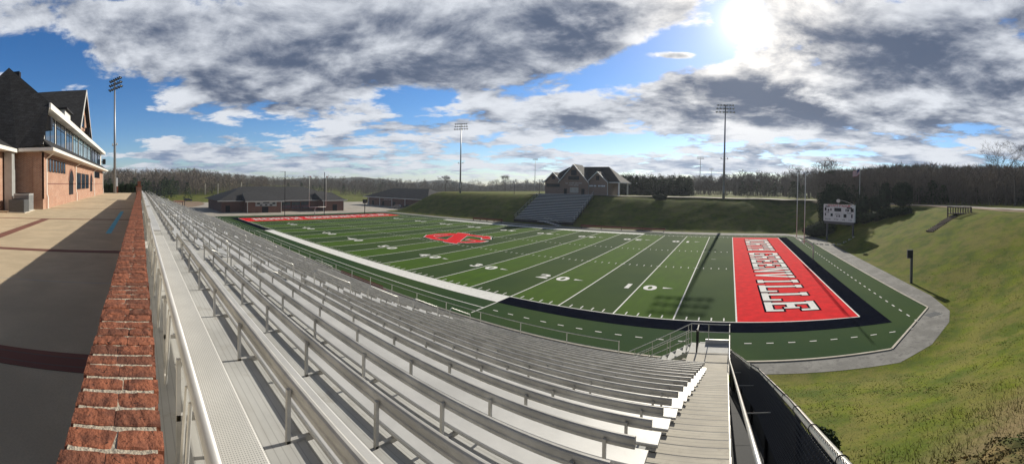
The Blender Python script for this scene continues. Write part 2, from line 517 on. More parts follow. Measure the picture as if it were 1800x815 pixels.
def ground(x, y):
    d = pdist(x, y)
    cap = 8.2 - .7 * sm(15, 38, x)
    sl = .42 + .05 * sm(12, 20, x) * sm(20, 45, y) + .09 * sm(78, 84, y) * (1 - sm(4, 16, x))
    d = max(0, d - .8) if y > -5 else d
    d = d * d / (d + .5)
    if y < 19:
        sl = .37 + .03 * sm(0, 12, x)
    z = d * sl
    k = 1.4
    h = -math.log(exp(-z * k) + exp(-cap * k) + 1e-12) / k + math.log(1 + exp(-cap * k)) / k
    if x < -80:
        edge = -84 if y < 50 else -99
        h *= sm(edge - 13 if y > 50 else edge - 10, edge, x)
    if d > 0.5 and y > 0 and x > -80:
        h += (0.10 * sin(x * .31 + y * .13) * cos(y * .27 - x * .07) + .05 * sin(x * 1.3) * cos(y * 1.1 + x * .4)) * sm(.5, 5, d)
    return h + hill(x, y)


def axis(lo, hi, a, b, step, grow=1.16):
    out = []
    q = a
    while q <= b:
        out.append(q); q += step
    s = step; q = a; L = []
    while q > lo:
        s *= grow; q -= s; L.append(q)
    s = step; q = out[-1]; R = []
    while q < hi:
        s *= grow; q += s; R.append(q)
    return L[::-1] + out + R


xs = axis(-2600, 2600, -112, 56, 1.0)
ys = axis(-1500, 2600, -2, 124, 1.0)
mb = MB()
mb.v = [(x, y, ground(x, y)) for y in ys for x in xs]
nx = len(xs)
mb.f = [(j * nx + i, j * nx + i + 1, (j + 1) * nx + i + 1, (j + 1) * nx + i) for j in range(len(ys) - 1) for i in range(nx - 1)]
g = mb.build('ground', 'grass', smooth=True)
tag(g, kind='structure')


def sheet(name, pts, z, m, kind='structure'):
    b = MB().add([(x, y, z) for x, y in pts], [tuple(range(len(pts)))])
    o = b.build(name, m)
    return tag(o, kind=kind)


def ribbon(name, pts, w, m, dz=.04):
    """a road over the terrain: cross rows of five points draped on the ground"""
    b = MB(); P = []
    for i in range(len(pts) - 1):
        a, c = Vector(pts[i]), Vector(pts[i + 1])
        n = max(1, int((c - a).length / 3))
        P += [a.lerp(c, k / n) for k in range(n)]
    P.append(Vector(pts[-1]))
    for i, p in enumerate(P):
        t = (P[min(i + 1, len(P) - 1)] - P[max(i - 1, 0)]).normalized()
        nn = Vector((-t.y, t.x))
        hs = [ground(*(p + nn * w * (k - 2) / 4)) for k in range(5)]
        for k in range(5):
            q = p + nn * w * (k - 2) / 4
            b.v.append((q.x, q.y, max(hs) + dz + .0))
    b.f = [(i * 5 + k, i * 5 + k + 1, i * 5 + k + 6, i * 5 + k + 5) for i in range(len(P) - 1) for k in range(4)]
    return tag(b.build(name, m), kind='structure')


# field frame: goal line near the camera GX, far goal line GX-91.44; side lines Y0, Y1
GX, Y0, Y1, YD = 0.66, 26.87, 75.64, 0.9144
GL = GX - 91.44
ROW = .8
sheet('path', [(-118, 19.3), (2.4, 19.3), (9.4, 18.9), (12.3, 20.3), (15.5, 23.2), (17.0, 25.4), (18.0, 30), (18.3, 41), (18.6, 72), (17, 79), (12, 83), (-118, 83)], .012, 'path')
TURF = [(-107, 21.2), (9.66, 20.75), (15.8, 27.0), (15.3, 73.5), (12.6, 79.0), (-104, 79.6), (-107, 77)]
sheet('turf_field', TURF, .024, 'turf')
kb = MB()
for i in range(len(TURF)):
    a, c = Vector(TURF[i]), Vector(TURF[(i + 1) % len(TURF)])
    t = (c - a).normalized(); n = Vector((t.y, -t.x)) * .14
    kb.prism([(a.x, a.y, .0), (c.x, c.y, .0), (c.x + n.x, c.y + n.y, .0), (a.x + n.x, a.y + n.y, .0)], (0, 0, .07 + .002 * (i % 2)))
tag(kb.build('kerb', 'kerb'), kind='structure')
# black border round the field, white in the team area
bl = MB()
B = 1.9
bl.quad((GL - 9.14 - B, Y0 - B, .030), (GL + 18.29, Y0 - B, .030), (GL + 18.29, Y0, .030), (GL - 9.14 - B, Y0, .030))
bl.quad((GX - 18.29, Y0 - B, .030), (GX + 9.14 + B, Y0 - B, .030), (GX + 9.14 + B, Y0, .030), (GX - 18.29, Y0, .030))
bl.quad((GX + 9.14, Y0, .030), (GX + 9.14 + B, Y0, .030), (GX + 9.14 + B, Y1 + .5, .030), (GX + 9.14, Y1 + .5, .030))
bl.quad((GL - 9.14 - B, Y0, .030), (GL - 9.14, Y0, .030), (GL - 9.14, Y1, .030), (GL - 9.14 - B, Y1, .030))
tag(bl.build('black_border_marking', 'black'), kind='structure')
for gx, nm in ((GX, 'end_zone'), (GL - 9.144, 'end_zone')):
    sheet(nm, [(gx, Y0), (gx + 9.144, Y0), (gx + 9.144, Y1), (gx, Y1)], .032, 'red')
wl = MB()


def line(x0, y0, x1, y1, z=.038):
    wl.quad((x0, y0, z), (x1, y0, z), (x1, y1, z), (x0, y1, z))


w = .12
for k in range(0, 21):
    x = GX - k * 5 * YD
    line(x - w / 2, Y0 + .1, x + w / 2, Y1 - .1)
for x0, x1 in ((GL - 9.2, GX + 9.2),):
    line(x0, Y0 - .02, x1, Y0 + .1, .041); line(x0, Y1 - .1, x1, Y1 + .02, .041)
line(GX + 9.14, Y0 + .1, GX + 9.27, Y1 - .1); line(GL - 9.27, Y0 + .1, GL - 9.14, Y1 - .1)
for k in range(1, 100):
    if k % 5:
        x = GX - k * YD
        for y in (Y0 + .25, Y0 + 18.29 - .3, Y1 - 18.29 - .3, Y1 - .85):
            line(x - .05, y, x + .05, y + .6)
for k in range(1, 20):
    x = GX - k * 5 * YD
    for y in (Y0 + 18.29, Y1 - 18.29):
        line(x - .3, y - .05, x + .3, y + .05, .044)
line(GX - 3 * YD - .3, 51.2, GX - 3 * YD + .3, 51.3)
xa, xb = GX - 18.29, GL + 18.29
line(xb, Y0 - 1.85, xa, Y0 - .02, .036)          # wide white team-area bands
line(xb, Y1 + .02, xa, Y1 + 1.85, .036)
line(xb, Y0 - 3.72, xa, Y0 - 3.62); line(xb, Y1 + 3.3, xa, Y1 + 3.4)
line(xa - .05, Y0 - 5.2, xa + .05, Y0 - 1.86, .040); line(xb - .05, Y0 - 5.2, xb + .05, Y0 - 1.86, .040)
x = xa + .9
while x < GX + 12.6:
    line(x, Y0 - 3.72, x + .45, Y0 - 3.62); line(x, Y1 + 2.9, x + .45, Y1 + 3.0); x += 1.37
x = xb - .9
while x > GL - 12.6:
    line(x - .45, Y0 - 3.72, x, Y0 - 3.62); x -= 1.37
y = Y0 - 2.6
while y < Y1 + 1.5:
    line(GX + 12.75, y, GX + 12.87, y + .5); y += 1.37
tag(wl.build('field_markings', 'white'), kind='structure')

# ------------------------------------------------------------------ lettering on the turf (grid units, non overlapping convex pieces)
GLY = {
    'N': [[(0, 0), (1.9, 0), (1.9, .9), (1.5, .9), (1.5, 6.1), (0, 6.1), (0, 6.1), (0, 7), (0, 7)]],
}


def R(a, b, c, d):
    return [(a, b), (c, b), (c, d), (a, d)]


s_, H_ = 1.25, 7.0
GLY = {
    'N': [R(0, 0, 2.1, 1), R(.4, 1, 1.6, 6), R(0, 6, 1.6, 7), [(1.6, 7), (1.6, 4.6), (4.4, 0), (4.4, 2.4)], R(4.4, 0, 5.6, 6), R(3.9, 6, 6, 7), [(1.6, 7), (1.6, 6.9), (2.4, 5.7), (2.4, 7)]],
    'O': [R(1, 0, 5, 1.2), R(1, 5.8, 5, 7), R(0, 1.2, 1.5, 5.8), R(4.5, 1.2, 6, 5.8), [(0, 1.2), (1, 0), (1, 1.2)], [(5, 0), (6, 1.2), (5, 1.2)], [(5, 7), (5, 5.8), (6, 5.8)], [(0, 5.8), (1, 5.8), (1, 7)]],
    'R': [R(0, 0, 2.3, 1), R(.4, 1, 1.7, 6), R(0, 6, 5, 7), R(1.7, 2.9, 5, 3.9), [(4.4, 3.9), (5.7, 4.4), (5.7, 6), (4.4, 6)], [(5, 7), (5, 6), (5.7, 6)], [(2.9, 2.9), (4.5, 1), (6, 1), (4.6, 2.9)], R(4.0, 0, 6, 1)],
    'T': [R(2, 0, 4, 1), R(2.35, 1, 3.65, 5.9), R(0, 5.9, 6, 7), R(0, 4.6, 1, 5.9), R(5, 4.6, 6, 5.9)],
    'H': [R(0, 0, 2.3, 1), R(.4, 1, 1.8, 6), R(0, 6, 2.3, 7), R(1.8, 3, 4.2, 4.1), R(3.7, 0, 6, 1), R(4.2, 1, 5.6, 6), R(3.7, 6, 6, 7)],
    'G': [R(1, 0, 5, 1.2), R(1, 5.8, 5, 7), R(0, 1.2, 1.5, 5.8), R(4.5, 1.2, 6, 2.6), R(3.2, 2.6, 6, 3.6), R(4.7, 4.8, 6, 5.8), [(0, 1.2), (1, 0), (1, 1.2)], [(5, 0), (6, 1.2), (5, 1.2)], [(5, 7), (5, 5.8), (6, 5.8)], [(0, 5.8), (1, 5.8), (1, 7)]],
    'E': [R(0, 0, 6, 1), R(.4, 1, 1.8, 6), R(0, 6, 6, 7), R(1.8, 3, 3.6, 4.1), R(3.6, 2.5, 4.4, 4.6), R(5, 1, 6, 2.3), R(5, 4.7, 6, 6)],
    'V': [R(0, 6, 2.3, 7), R(3.7, 6, 6, 7), [(.4, 6), (2.4, 0), (3, 0), (3, 2), (1.9, 6)], [(3, 0), (3.6, 0), (5.6, 6), (4.1, 6), (3, 2)]],
    'I': [R(1.5, 0, 4.5, 1), R(2.3, 1, 3.7, 6), R(1.5, 6, 4.5, 7)],
    'L': [R(0, 0, 6, 1), R(.5, 1, 1.9, 6), R(0, 6, 2.5, 7), R(4.9, 1, 6, 2.6)],
}


def text_on(b, word, org, right, up, pitch, cw, ch, z, grow=0.0, dz=0.0):
    """writes WORD; grow widens every piece about its own middle for an outline"""
    x = 0.0
    cnt = 0
    for chs in word:
        if chs != ' ':
            for poly in GLY[chs]:
                cx = sum(p[0] for p in poly) / len(poly); cy = sum(p[1] for p in poly) / len(poly)
                q = []
                for px, py in poly:
                    X_ = px / 6 * cw + x; Y_ = py / 7 * ch
                    X_ += grow * (1 if px > cx else -1) if grow else 0
                    Y_ += grow * (1 if py > cy else -1) if grow else 0
                    q.append((org[0] + right[0] * X_ + up[0] * Y_, org[1] + right[1] * X_ + up[1] * Y_, z - dz * (cnt % 9)))
                b.add(q, [tuple(range(len(q)))])
                cnt += 1
            x += pitch
        else:
            x += pitch * .55
    return b


for (org, right, up, ch) in (((3.05, 72.9), (0, -1), (1, 0), 4.25), ((GL - 3.0, 30.0), (0, 1), (-1, 0), 4.25)):
    o = text_on(MB(), 'NORTH GREENVILLE', org, right, up, 2.83, 2.42, ch, .044, .17, .0006).build('lettering_outline', 'black'); tag(o, kind='structure')
    o = text_on(MB(), 'NORTH GREENVILLE', org, right, up, 2.83, 2.42, ch, .050).build('end_zone_lettering', 'white'); tag(o, kind='structure')
# the emblem at midfield: a wide interlocked N and G, red, edged in white and black
EM = []
GR = [(5.4, 2.6), (4.2, 4.2), (1.5, 5.0), (-2.6, 5.0), (-5.4, 3.6), (-6.6, 1.0), (-6.4, -1.8), (-4.8, -3.9), (-1.8, -4.9), (2.4, -4.9), (5.2, -3.8), (6.4, -1.6), (6.4, .3)]
for k in range(len(GR) - 1):
    (x0, y0), (x1, y1) = GR[k], GR[k + 1]
    f0 = 1 - 1.55 / sqrt(x0 * x0 + y0 * y0); f1 = 1 - 1.55 / sqrt(x1 * x1 + y1 * y1)
    EM.append([(x0, y0), (x1, y1), (x1 * f1, y1 * f1), (x0 * f0, y0 * f0)])
EM += [[(2.6, .3), (6.4, .3), (6.4, -.9), (2.6, -.9)], [(-4.3, -3.0), (-4.3, 3.6), (-2.9, 3.6), (-2.9, -3.0)], [(2.2, 3.4), (2.2, 5.4), (3.6, 5.4), (3.6, 3.4)], [(-5.0, 5.6), (-2.0, 5.6), (4.6, -5.6), (1.6, -5.6)]]
for nm, grow, z, m in (('emblem_outline', .62, .058, 'black'), ('emblem_edge', .34, .078, 'white'), ('field_emblem', 0, .098, 'red')):
    b = MB()
    for i, poly in enumerate(EM):
        cx = sum(p[0] for p in poly) / len(poly); cy = sum(p[1] for p in poly) / len(poly)
        q = []
        for px, py in poly:
            d = Vector((px - cx, py - cy)); d = d.normalized() * grow if grow else Vector((0, 0))
            q.append(((GX + GL) / 2 + px + d.x, 51.25 + py + d.y, z - .0009 * (len(EM) - i)))
        a2 = sum(q[k][0] * q[(k + 1) % len(q)][1] - q[(k + 1) % len(q)][0] * q[k][1] for k in range(len(q)))
        if a2 < 0: q = q[::-1]
        b.add(q, [tuple(range(len(q)))])
    tag(b.build(nm, m), kind='structure')


def font_mesh(txt, size, off=.0):
    c = bpy.data.curves.new('t', 'FONT'); c.body = txt; c.size = size; c.offset = off; c.align_x = 'CENTER'; c.align_y = 'CENTER'; c.fill_mode = 'BOTH'; c.resolution_u = 4
    o = bpy.data.objects.new('t', c); COL.objects.link(o)
    bpy.context.view_layer.update()
    me = bpy.data.meshes.new_from_object(o.evaluated_get(bpy.context.evaluated_depsgraph_get()))
    bpy.data.objects.remove(o)
    return me


def put_text(name, txt, size, loc, rot, m, parent=None, off=0.0, sx=1.0, kind=None):
    me = font_mesh(txt, size, off); me.materials.clear(); me.materials.append(M[m])
    o = bpy.data.objects.new(name, me); COL.objects.link(o)
    o.location = loc; o.rotation_euler = rot; o.scale = (sx, 1, 1)
    if parent: o.parent = parent
    if kind: tag(o, kind=kind)
    return o


for k in range(1, 10):
    tens = min(k, 10 - k)
    x = GX - k * 10 * YD
    for y, rz in ((35.0, 0), (Y1 - 8.13, pi)):
        sg = 1 if rz == 0 else -1
        put_text('yard_number', str(tens), 2.25, (x - sg * 1.05, y, .05), (0, 0, rz), 'white', off=.085, sx=1.12, kind='structure')
        put_text('yard_number', '0', 2.25, (x + sg * 1.1, y, .05), (0, 0, rz), 'white', off=.085, sx=1.12, kind='structure')
        if k != 5:
            b = MB(); dr = 1 if k < 5 else -1
            b.add([(x + (2.3 if dr > 0 else -2.1) , y + .55, .05), (x + (2.3 if dr > 0 else -2.1), y + .1, .05), (x + (3.3 if dr > 0 else -3.1), y + .32, .05)], [(0, 1, 2) if dr > 0 else (2, 1, 0)])
            tag(b.build('direction_arrow_marking', 'white'), kind='structure')

# ------------------------------------------------------------------ roads round the top of the bank
ribbon('road', [(-60, 104.5), (-20, 104.5), (8, 103.5), (28, 98), (40, 88), (46.5, 74), (49, 58), (49.5, 40), (49, 10), (49, -20)], 6, 'road')
ribbon('gravel_verge', [(22, 96), (36, 85), (42, 73), (44, 58), (44.5, 40), (44, 10), (44, -20)], 3.6, 'dirt', .02)
sheet('parking_pavement', [(-190, 15), (-107.3, 19), (-107.3, 82.5), (-108, 118), (-190, 128)], .02, 'road')
b = MB(); NN = 40
b.add([(-190 + 52 * cos(2 * pi * k / NN), -2 + 34 * sin(2 * pi * k / NN), .03) for k in range(NN)], [tuple(range(NN))])
tag(b.build('ball_field_dirt', 'dirt'), kind='structure')
sheet('parking_pavement', [(-300, 30), (-200, 34), (-200, 52), (-300, 60)], .05, 'kerb')

# ------------------------------------------------------------------ plaza
PZ = 8.43
b = MB().box(-84, -.6, -60, -.30, PZ - 1.2, PZ)
tag(b.build('plaza_pavement', 'plaza'), kind='structure')
b = MB()
for xx, ww in ((-4.0, .42), (-10.7, .36), (-20.4, .3), (-29.4, .3), (-39, .3), (-49, .3), (-60, .3)):
    b.box(xx - ww / 2, xx + ww / 2, -30 if xx > -27 else -7.1, -.36, PZ + .002, PZ + .006)
tag(b.build('paver_band_marking', 'bandb'), kind='structure')
b = MB().box(-20.2, -4.3, -5.4, -4.95, PZ + .004, PZ + .009)
tag(b.build('paver_band_marking', 'bandb'), kind='structure')
b = MB().box(-26.5, -14.7, -1.34, -1.12, PZ + .004, PZ + .008)
tag(b.build('blue_line_marking', 'blue'), kind='structure')
b = MB()
for xx in (-7.3, -15.5, -24.9, -34, -44, -54.5):
    b.box(xx - .012, xx + .012, -30 if xx > -27 else -7.1, -.36, PZ + .001, PZ + .003)
tag(b.build('joint_marking', 'alud'), kind='structure')

# ------------------------------------------------------------------ brick parapet wall
WY0, WY1, WZ = -.245, .070, CAMZ - .95
pw = empty('brick_parapet_wall', (-.6, WY0, PZ), 'long red brick parapet wall with worn rowlock coping beside the top bench row', 'wall')
pw.location = (0, 0, 0)
b = MB().box(-45, -.6, WY0 + .02, WY1 - .02, PZ - 1.0, WZ - .075)
b.build('wall_body', 'kerb', pw)
b = MB(); b.box(-45, -.6, WY0 + .012, WY1 - .012, WZ - .073, WZ - .0065)
b.build('mortar_bed', 'mortar', pw)
rng = random.Random(3)
b = MB()
x = -.62
while x > -45:
    wd = .094 + rng.uniform(-.006, .006)
    gap = .017 + rng.uniform(-.004, .006)
    mid = (WY0 + WY1) / 2 + rng.uniform(-.03, .03)
    hz = WZ + rng.uniform(-.0025, .005)
    near = x > -9
    for (a, c) in ((WY0 + rng.uniform(-.008, .004), mid - .0015), (mid + .0015, WY1 + rng.uniform(-.004, .01))):
        if near:
            # bevelled, slightly warped brick
            e = .006
            tl = rng.uniform(-.003, .003)
            nseg = 6
            vs = []
            for i in range(nseg + 1):
                yy = a + (c - a) * i / nseg
                jit = [rng.uniform(-.0025, .0025) for _ in range(4)]
                ee = e * .5 if i in (0, nseg) else 0
                x0_, x1_ = x - wd + jit[0] + ee * .5, x + jit[1] - ee * .5
                vs += [(x0_, yy, WZ - .07), (x0_, yy, hz - e - ee), (x0_ + e, yy, hz + jit[2] - ee), (x1_ - e, yy, hz + jit[3] + tl - ee), (x1_, yy, hz - e - ee), (x1_, yy, WZ - .07)]
            fs = [(i * 6 + k, i * 6 + k + 1, (i + 1) * 6 + k + 1, (i + 1) * 6 + k) for i in range(nseg) for k in range(5)] + [(0, 1, 2, 3, 4, 5), tuple(nseg * 6 + k for k in range(5, -1, -1))]
            b.add(vs, fs)
        else:
            b.box(x - wd, x, a, c, WZ - .07, hz)
    x -= wd + gap
b.build('coping_brick', 'copin', pw)
pr = None
for i, (px, py, lab) in enumerate(((-45.4, -.1, 'square brick pier ending the parapet wall beside the bench rows'), (-80.5, -.1, 'farther brick pier at the plaza corner in front of the bare wood'), (-80.5, -5.0, 'brick pier standing between the clipped round bushes'))):
    e = empty('brick_pier', (px, py, PZ), lab, 'pier', 'brick piers along the plaza edge')
    hh = 1.75 if i == 0 else 2.7
    MB().box(-.33, .33, -.33, .33, -.5, hh).build('shaft', 'copin' if i else 'brick', e)
    MB().box(-.40, .40, -.40, .40, hh, hh + .12).build('cap', 'copin', e)
b = MB()
b.box(-80, -45.8, -.2, 0, PZ - .5, PZ + .75)
lw = tag(b.build('low_brick_wall', 'brick'), 'low brick wall continuing from the pier along the back of the grandstand', 'wall')

# ------------------------------------------------------------------ grandstand
NR = 19


def yb(n): return .25 * ROW + n * ROW + .11
def tz(n): return CAMZ - (1.98 + .438 * yb(n)) - .02


X0, XE = -.80, -79.6
gs = empty('grandstand', (0, 0, 0), 'long aluminium grandstand deck stepping down from the brick wall to the field', 'grandstand')
for n in range(NR):
    y0 = .09 if n == 0 else yb(n) + .10
    y1 = yb(n + 1) + .10 if n < NR - 1 else 15.55
    z = tz(n)
    b = MB()
    ridges = 3
    wv = (min(y1, y0 + 1.9) - y0) / ridges
    for k in range(ridges):
        b.box(XE, -.02 if n else .3, y0 + k * wv + .004, y0 + (k + 1) * wv - .004 if k < 2 or n < NR - 1 else y1, z - .045, z)
    b.build('tread', 'tread', gs)
    if n:
        MB().box(XE, X0, y0 - .015, y0 + .003, z + .05, tz(n - 1) - .05).build('riser', 'alud', gs)
MB().box(XE, -1.8, 15.56, 15.60, tz(18) - .5, tz(18) - .05).build('front_beam', 'alud', gs)
for n in range(0, NR, 3):
    for xx in (-2, -20, -40, -60, -78):
        MB().box(xx - .06, xx + .06, yb(n) + .3, yb(n) + .42, ground(xx, yb(n) + .36) - .2, tz(n) - .06).build('column', 'grey', gs)
AIS = [(-12.35, -11.05), (-25.95, -24.65), (-39.55, -38.25), (-53.15, -51.85), (-66.75, -65.45)]
SEC = [(-11.05, -.80), (-24.65, -12.35), (-38.25, -25.95), (-51.85, -39.55), (-65.45, -53.15), (-79.0, -66.75)]
SEC = [(b_ - (b_ - a_), b_) for a_, b_ in SEC]
# half-height steps: the open stair on the end, plus the aisles
for n in range(1, NR):
    z = tz(n) + .175
    y0 = yb(n) + .10
    MB().box(-1.0, .06, y0 + .01, y0 + .40, z - .04, z).build('stair_tread', 'stair', gs)
    nb = MB().box(-.99, .055, y0 + .402, y0 + .425, z - .035, z - .004); nb.box(-.99, .055, y0 + ROW - .012, y0 + ROW + .006, tz(n) - .04, tz(n) + .003)
    nb.build('stair_gap_strip', 'dark', gs)  # dark strips added to stand for the dark gaps between treads
    if n <= 17:
        for (a, c) in AIS[:4]:
            MB().box(a + .05, c - .05, y0 + .01, y0 + .40, z - .04, z).build('aisle_step', 'tread', gs)
sk = MB()
for n in range(NR):
    y0 = yb(n) + .10 if n else .1
    y1 = yb(n + 1) + .10 if n < NR - 1 else 17.3
    sk.box(.065, .085, y0, y1, tz(n) - .24, tz(n) + .03)
sk.build('stair_stringer', 'alud', gs)

# bench: seat, backrest, posts. local origin: right end at tread level, under the backrest


def seat_prof():
    p = []
    for k in range(5):
        a = pi / 2 + pi * k / 4
        p.append((.14 + .022 * cos(a), .405 + .022 * sin(a)))
    for k in range(5):
        a = -pi / 2 + pi * k / 4
        p.append((.376 + .022 * cos(a), .405 + .022 * sin(a)))
    return p


def back_prof():
    p = []
    for k in range(6):
        a = pi * k / 5
        p.append((.030 * cos(a), .83 + .030 * sin(a)))
    p += [(-.030, .815), (-.018, .805), (-.018, .775), (-.028, .765), (-.028, .735), (.016, .735), (.024, .76), (.024, .815)]
    return p


def bench_parts(L, trim=0.0):
    out = []
    b = MB().extr(seat_prof(), -L, trim); out.append(('seat', b.build('seat', 'alu')))
    b = MB().extr(back_prof(), -L, -.05); out.append(('backrest', b.build('backrest', 'alud', smooth=False)))
    b = MB(); b.box(-.017, .017, -.062, -.031, -.33, .80); b.box(-.017, .017, -.062, .36, .33, .375); b.box(-.03, .03, -.08, -.02, -.345, -.30); b.box(-.013, .013, -.029, -.025, .74, .77)
    out.append(('support_post', b.build('support_post', 'alud')))
    return out


ORD = ['topmost', 'second', 'third', 'fourth', 'fifth', 'sixth', 'seventh', 'eighth', 'ninth', 'tenth', 'eleventh', 'twelfth', 'thirteenth', 'fourteenth', 'fifteenth', 'sixteenth', 'seventeenth', 'eighteenth', 'lowest']
SECN = ['in the block beside the open end stair', 'in the second block from the open end stair', 'in the third block from the open end stair', 'in the fourth block from the open end stair', 'in the fifth block from the open end stair', 'in the block at the field house end']
cache = {}
for si, (xa_, xb_) in enumerate(SEC):
    L = round(xb_ - xa_, 3)
    if L not in cache:
        cache[L] = bench_parts(L)
        fresh = True
    else:
        fresh = False
    for n in range(NR):
        e = empty('bleacher_bench', (xb_, yb(n), tz(n)), '%s aluminium bench row with backrest %s' % (ORD[n], SECN[si]), 'bench', 'bench rows of the near grandstand')
        use = cache[L]
        for k, (nm, src) in enumerate(use):
            if nm == 'backrest' and si == 0 and n == 0:
                tb = MB().tube([(-L, 0, .82), (-.05, 0, .82)], .034, 12).build('backrest', 'alu', e, smooth=True)
                if fresh: first_back = src
                continue
            if nm == 'backrest' and si == 0 and n == 1:
                src.parent = e; continue
            if nm == 'seat' and si == 0 and n == 0:
                src.data = src.data.copy(); src.data.materials[0] = M['perf']; src.parent = e; seat_src = src
                continue
            if nm == 'seat' and si == 0 and n == 1:
                seat2 = MB().extr(seat_prof(), -L, 0).build('seat', 'alu', e); cache[L] = [('seat', seat2), use[1], use[2]]
                continue
            if nm != 'support_post':
                if fresh: src.parent = e
                else: inst(src, e)
        np_ = int(L / 1.37)
        step = (L - .7) / np_
        for q in range(np_ + 1):
            if fresh and q == 0:
                use[2][1].parent = e; use[2][1].location = (-.35, 0, 0)
            else:
                inst(use[2][1], e, (-.35 - q * step, 0, 0))
        fresh = False

# loops of tube behind the topmost bench
for k in range(14):
    x = -2.2 - 1.37 * k
    y, z = yb(0), tz(0)
    b = MB().tube([(x, y - .03, z + .78), (x, y - .05, z + .45), (x + .02, y - .07, z + .10), (x + .08, y - .07, z + .03), (x + .15, y - .07, z + .06), (x + .17, y - .05, z + .4), (x + .17, y - .03, z + .78)], .012, 6)
    b.build('tube_brace', 'steel', gs)


def hoop(y0, y1, h0, h1, x):
    """aisle handrail: legs at y0 and y1, rounded corners"""
    P = [(x, y0, h0 - 1.0)]
    R_ = .14
    for k in range(5):
        a = pi - (pi / 2) * k / 4
        P.append((x, y0 + R_ + R_ * cos(a), h0 - R_ + R_ * sin(a)))
    for k in range(5):
        a = pi / 2 - (pi / 2) * k / 4
        P.append((x, y1 - R_ + R_ * cos(a), h1 - R_ + R_ * sin(a)))
    P.append((x, y1, h1 - 1.15))
    return P


ON = ['topmost', 'second', 'third', 'fourth', 'fifth', 'lowest']
AN = ['first', 'second', 'third', 'fourth', 'fifth']
for ai, (a, c) in enumerate(AIS):
    xm = (a + c) / 2
    for k in range(6):
        y0 = 1.3 + 2.3 * k; y1 = y0 + 1.5
        zz = lambda y: CAMZ - (1.98 + .438 * y)
        e = empty('aisle_handrail', (xm, y0, zz(y0)), '%s looped tube handrail in the %s aisle from the end stair' % (ON[k], AN[ai]), 'handrail', 'looped handrails in the grandstand aisles')
        P = [(0, p[1] - y0, p[2] - zz(y0)) for p in hoop(y0, y1, zz(y0) + 1.2, zz(y1) + 1.2, 0)]
        MB().tube(P, .022, 8).build('top_rail', 'steel', e, smooth=True)
        MB().tube([(0, 0, .62), (0, 1.5, .62 - .657)], .018, 8).build('mid_rail', 'steel', e, smooth=True)
        for yy in (0, 1.5):
            MB().box(-.05, .05, yy - .05, yy + .05, -.438 * yy - .06, -.438 * yy + .10).build('base_bracket', 'alud', e)

# front guard rail
fz = tz(18)
MB().box(-1.8, .12, 15.56, 17.34, fz - .10, fz).build('landing', 'stair', gs)
for n in range(1, NR):
    MB().box(-1.0, .06, yb(n) + .505, yb(n) + ROW + .085, tz(n) + .001, tz(n) + .005).build('stair_tread', 'stair', gs)
e = empty('front_guardrail', (0, 15.58, fz), 'silver tube guardrail along the front edge of the grandstand', 'railing')
for zz_ in (1.02, .55):
    MB().tube([(-79, 0, zz_), (-4.6, 0, zz_)], .022, 6).build('rail', 'steel', e)
for k in range(31):
    x = -4.6 - 74.4 * k / 30
    MB().tube([(x, 0, -.15), (x, 0, 1.02)], .022, 6).build('rail_post', 'steel', e)
# entry platform, its rails, gate and the stair down to the field
e = empty('entry_platform', (0, 17.3, fz), 'small railed platform at the foot of the end stair with its own stair', 'platform')
MB().box(-1.05, .12, .06, 1.15, -.1, 0).build('deck', 'tread', e)
MB().box(-1.05, .12, 1.1, 1.16, -.35, .22).build('toe_board', 'alu', e)
for z_ in (1.05, .62):
    MB().tube([(-1.75, 1.13, z_), (.12, 1.13, z_), (.12, .1, z_)], .024, 8).build('rail', 'steel', e)
for x_ in (-1.75, -.9, .12):
    MB().tube([(x_, 1.13, -.3), (x_, 1.13, 1.05)], .022, 8).build('rail_post', 'steel', e)
for yy in (.25, 1.13):
    for z_ in (1.05, .62):
        MB().tube([(-1.75, yy, z_), (-4.9, yy, z_ - 1.9)], .022, 8).build('stair_rail', 'steel', e)
    for k in range(4):
        x_ = -1.9 - k * .9; zd = -(-1.75 - x_) * .603
        zt = 1.05 - (-1.75 - x_) * .603
        MB().tube([(x_, yy, zt - 1.1), (x_, yy, zt)], .018, 6).build('rail_post', 'steel', e)
    MB().prism([(-1.75, yy, -.05), (-1.75, yy, -.3), (-4.9, yy, -2.2), (-4.9, yy, -1.95)], (0, .05, 0)).build('stringer', 'alu', e)
for k in range(9):
    MB().box(-1.80 - k * .35 - .3, -1.80 - k * .35, .30, 1.13, -.22 * (k + 1), -.22 * (k + 1) + .04).build('step', 'tread', e)
MB().box(-1.75, -1.05, .06, 1.15, -.1, -.01).build('deck', 'tread', e)
gt = MB()
for k in range(9):
    gt.box(-1.40 + .002, -1.37, .1 + k * .11, .12 + k * .11, .05, 1.0)
gt.box(-1.41, -1.36, .06, 1.05, 1.0, 1.04); gt.box(-1.41, -1.36, .06, 1.05, .02, .05)
g_ = empty('black_gate', (0, 17.3, fz), 'small black steel gate on the platform at the foot of the end stair', 'gate')
gt.build('gate_bars', 'dark', g_)
MB().tube([(-1.39, .05, -.1), (-1.39, .05, 1.2)], .035, 8).build('gate_post', 'dark', g_)

# ------------------------------------------------------------------ chain-link fence and handrail beside the end stair


def stairz(y): return CAMZ - (1.98 + .438 * y)


FXT = [(0, .54), (1.8, .60), (3.7, .655), (7.6, .66), (11.5, .45), (15.3, .20), (18, .15)]


def fx(y):
    for i in range(len(FXT) - 1):
        if y <= FXT[i + 1][0]:
            f = (y - FXT[i][0]) / (FXT[i + 1][0] - FXT[i][0])
            return FXT[i][1] + f * (FXT[i + 1][1] - FXT[i][1])
    return FXT[-1][1]


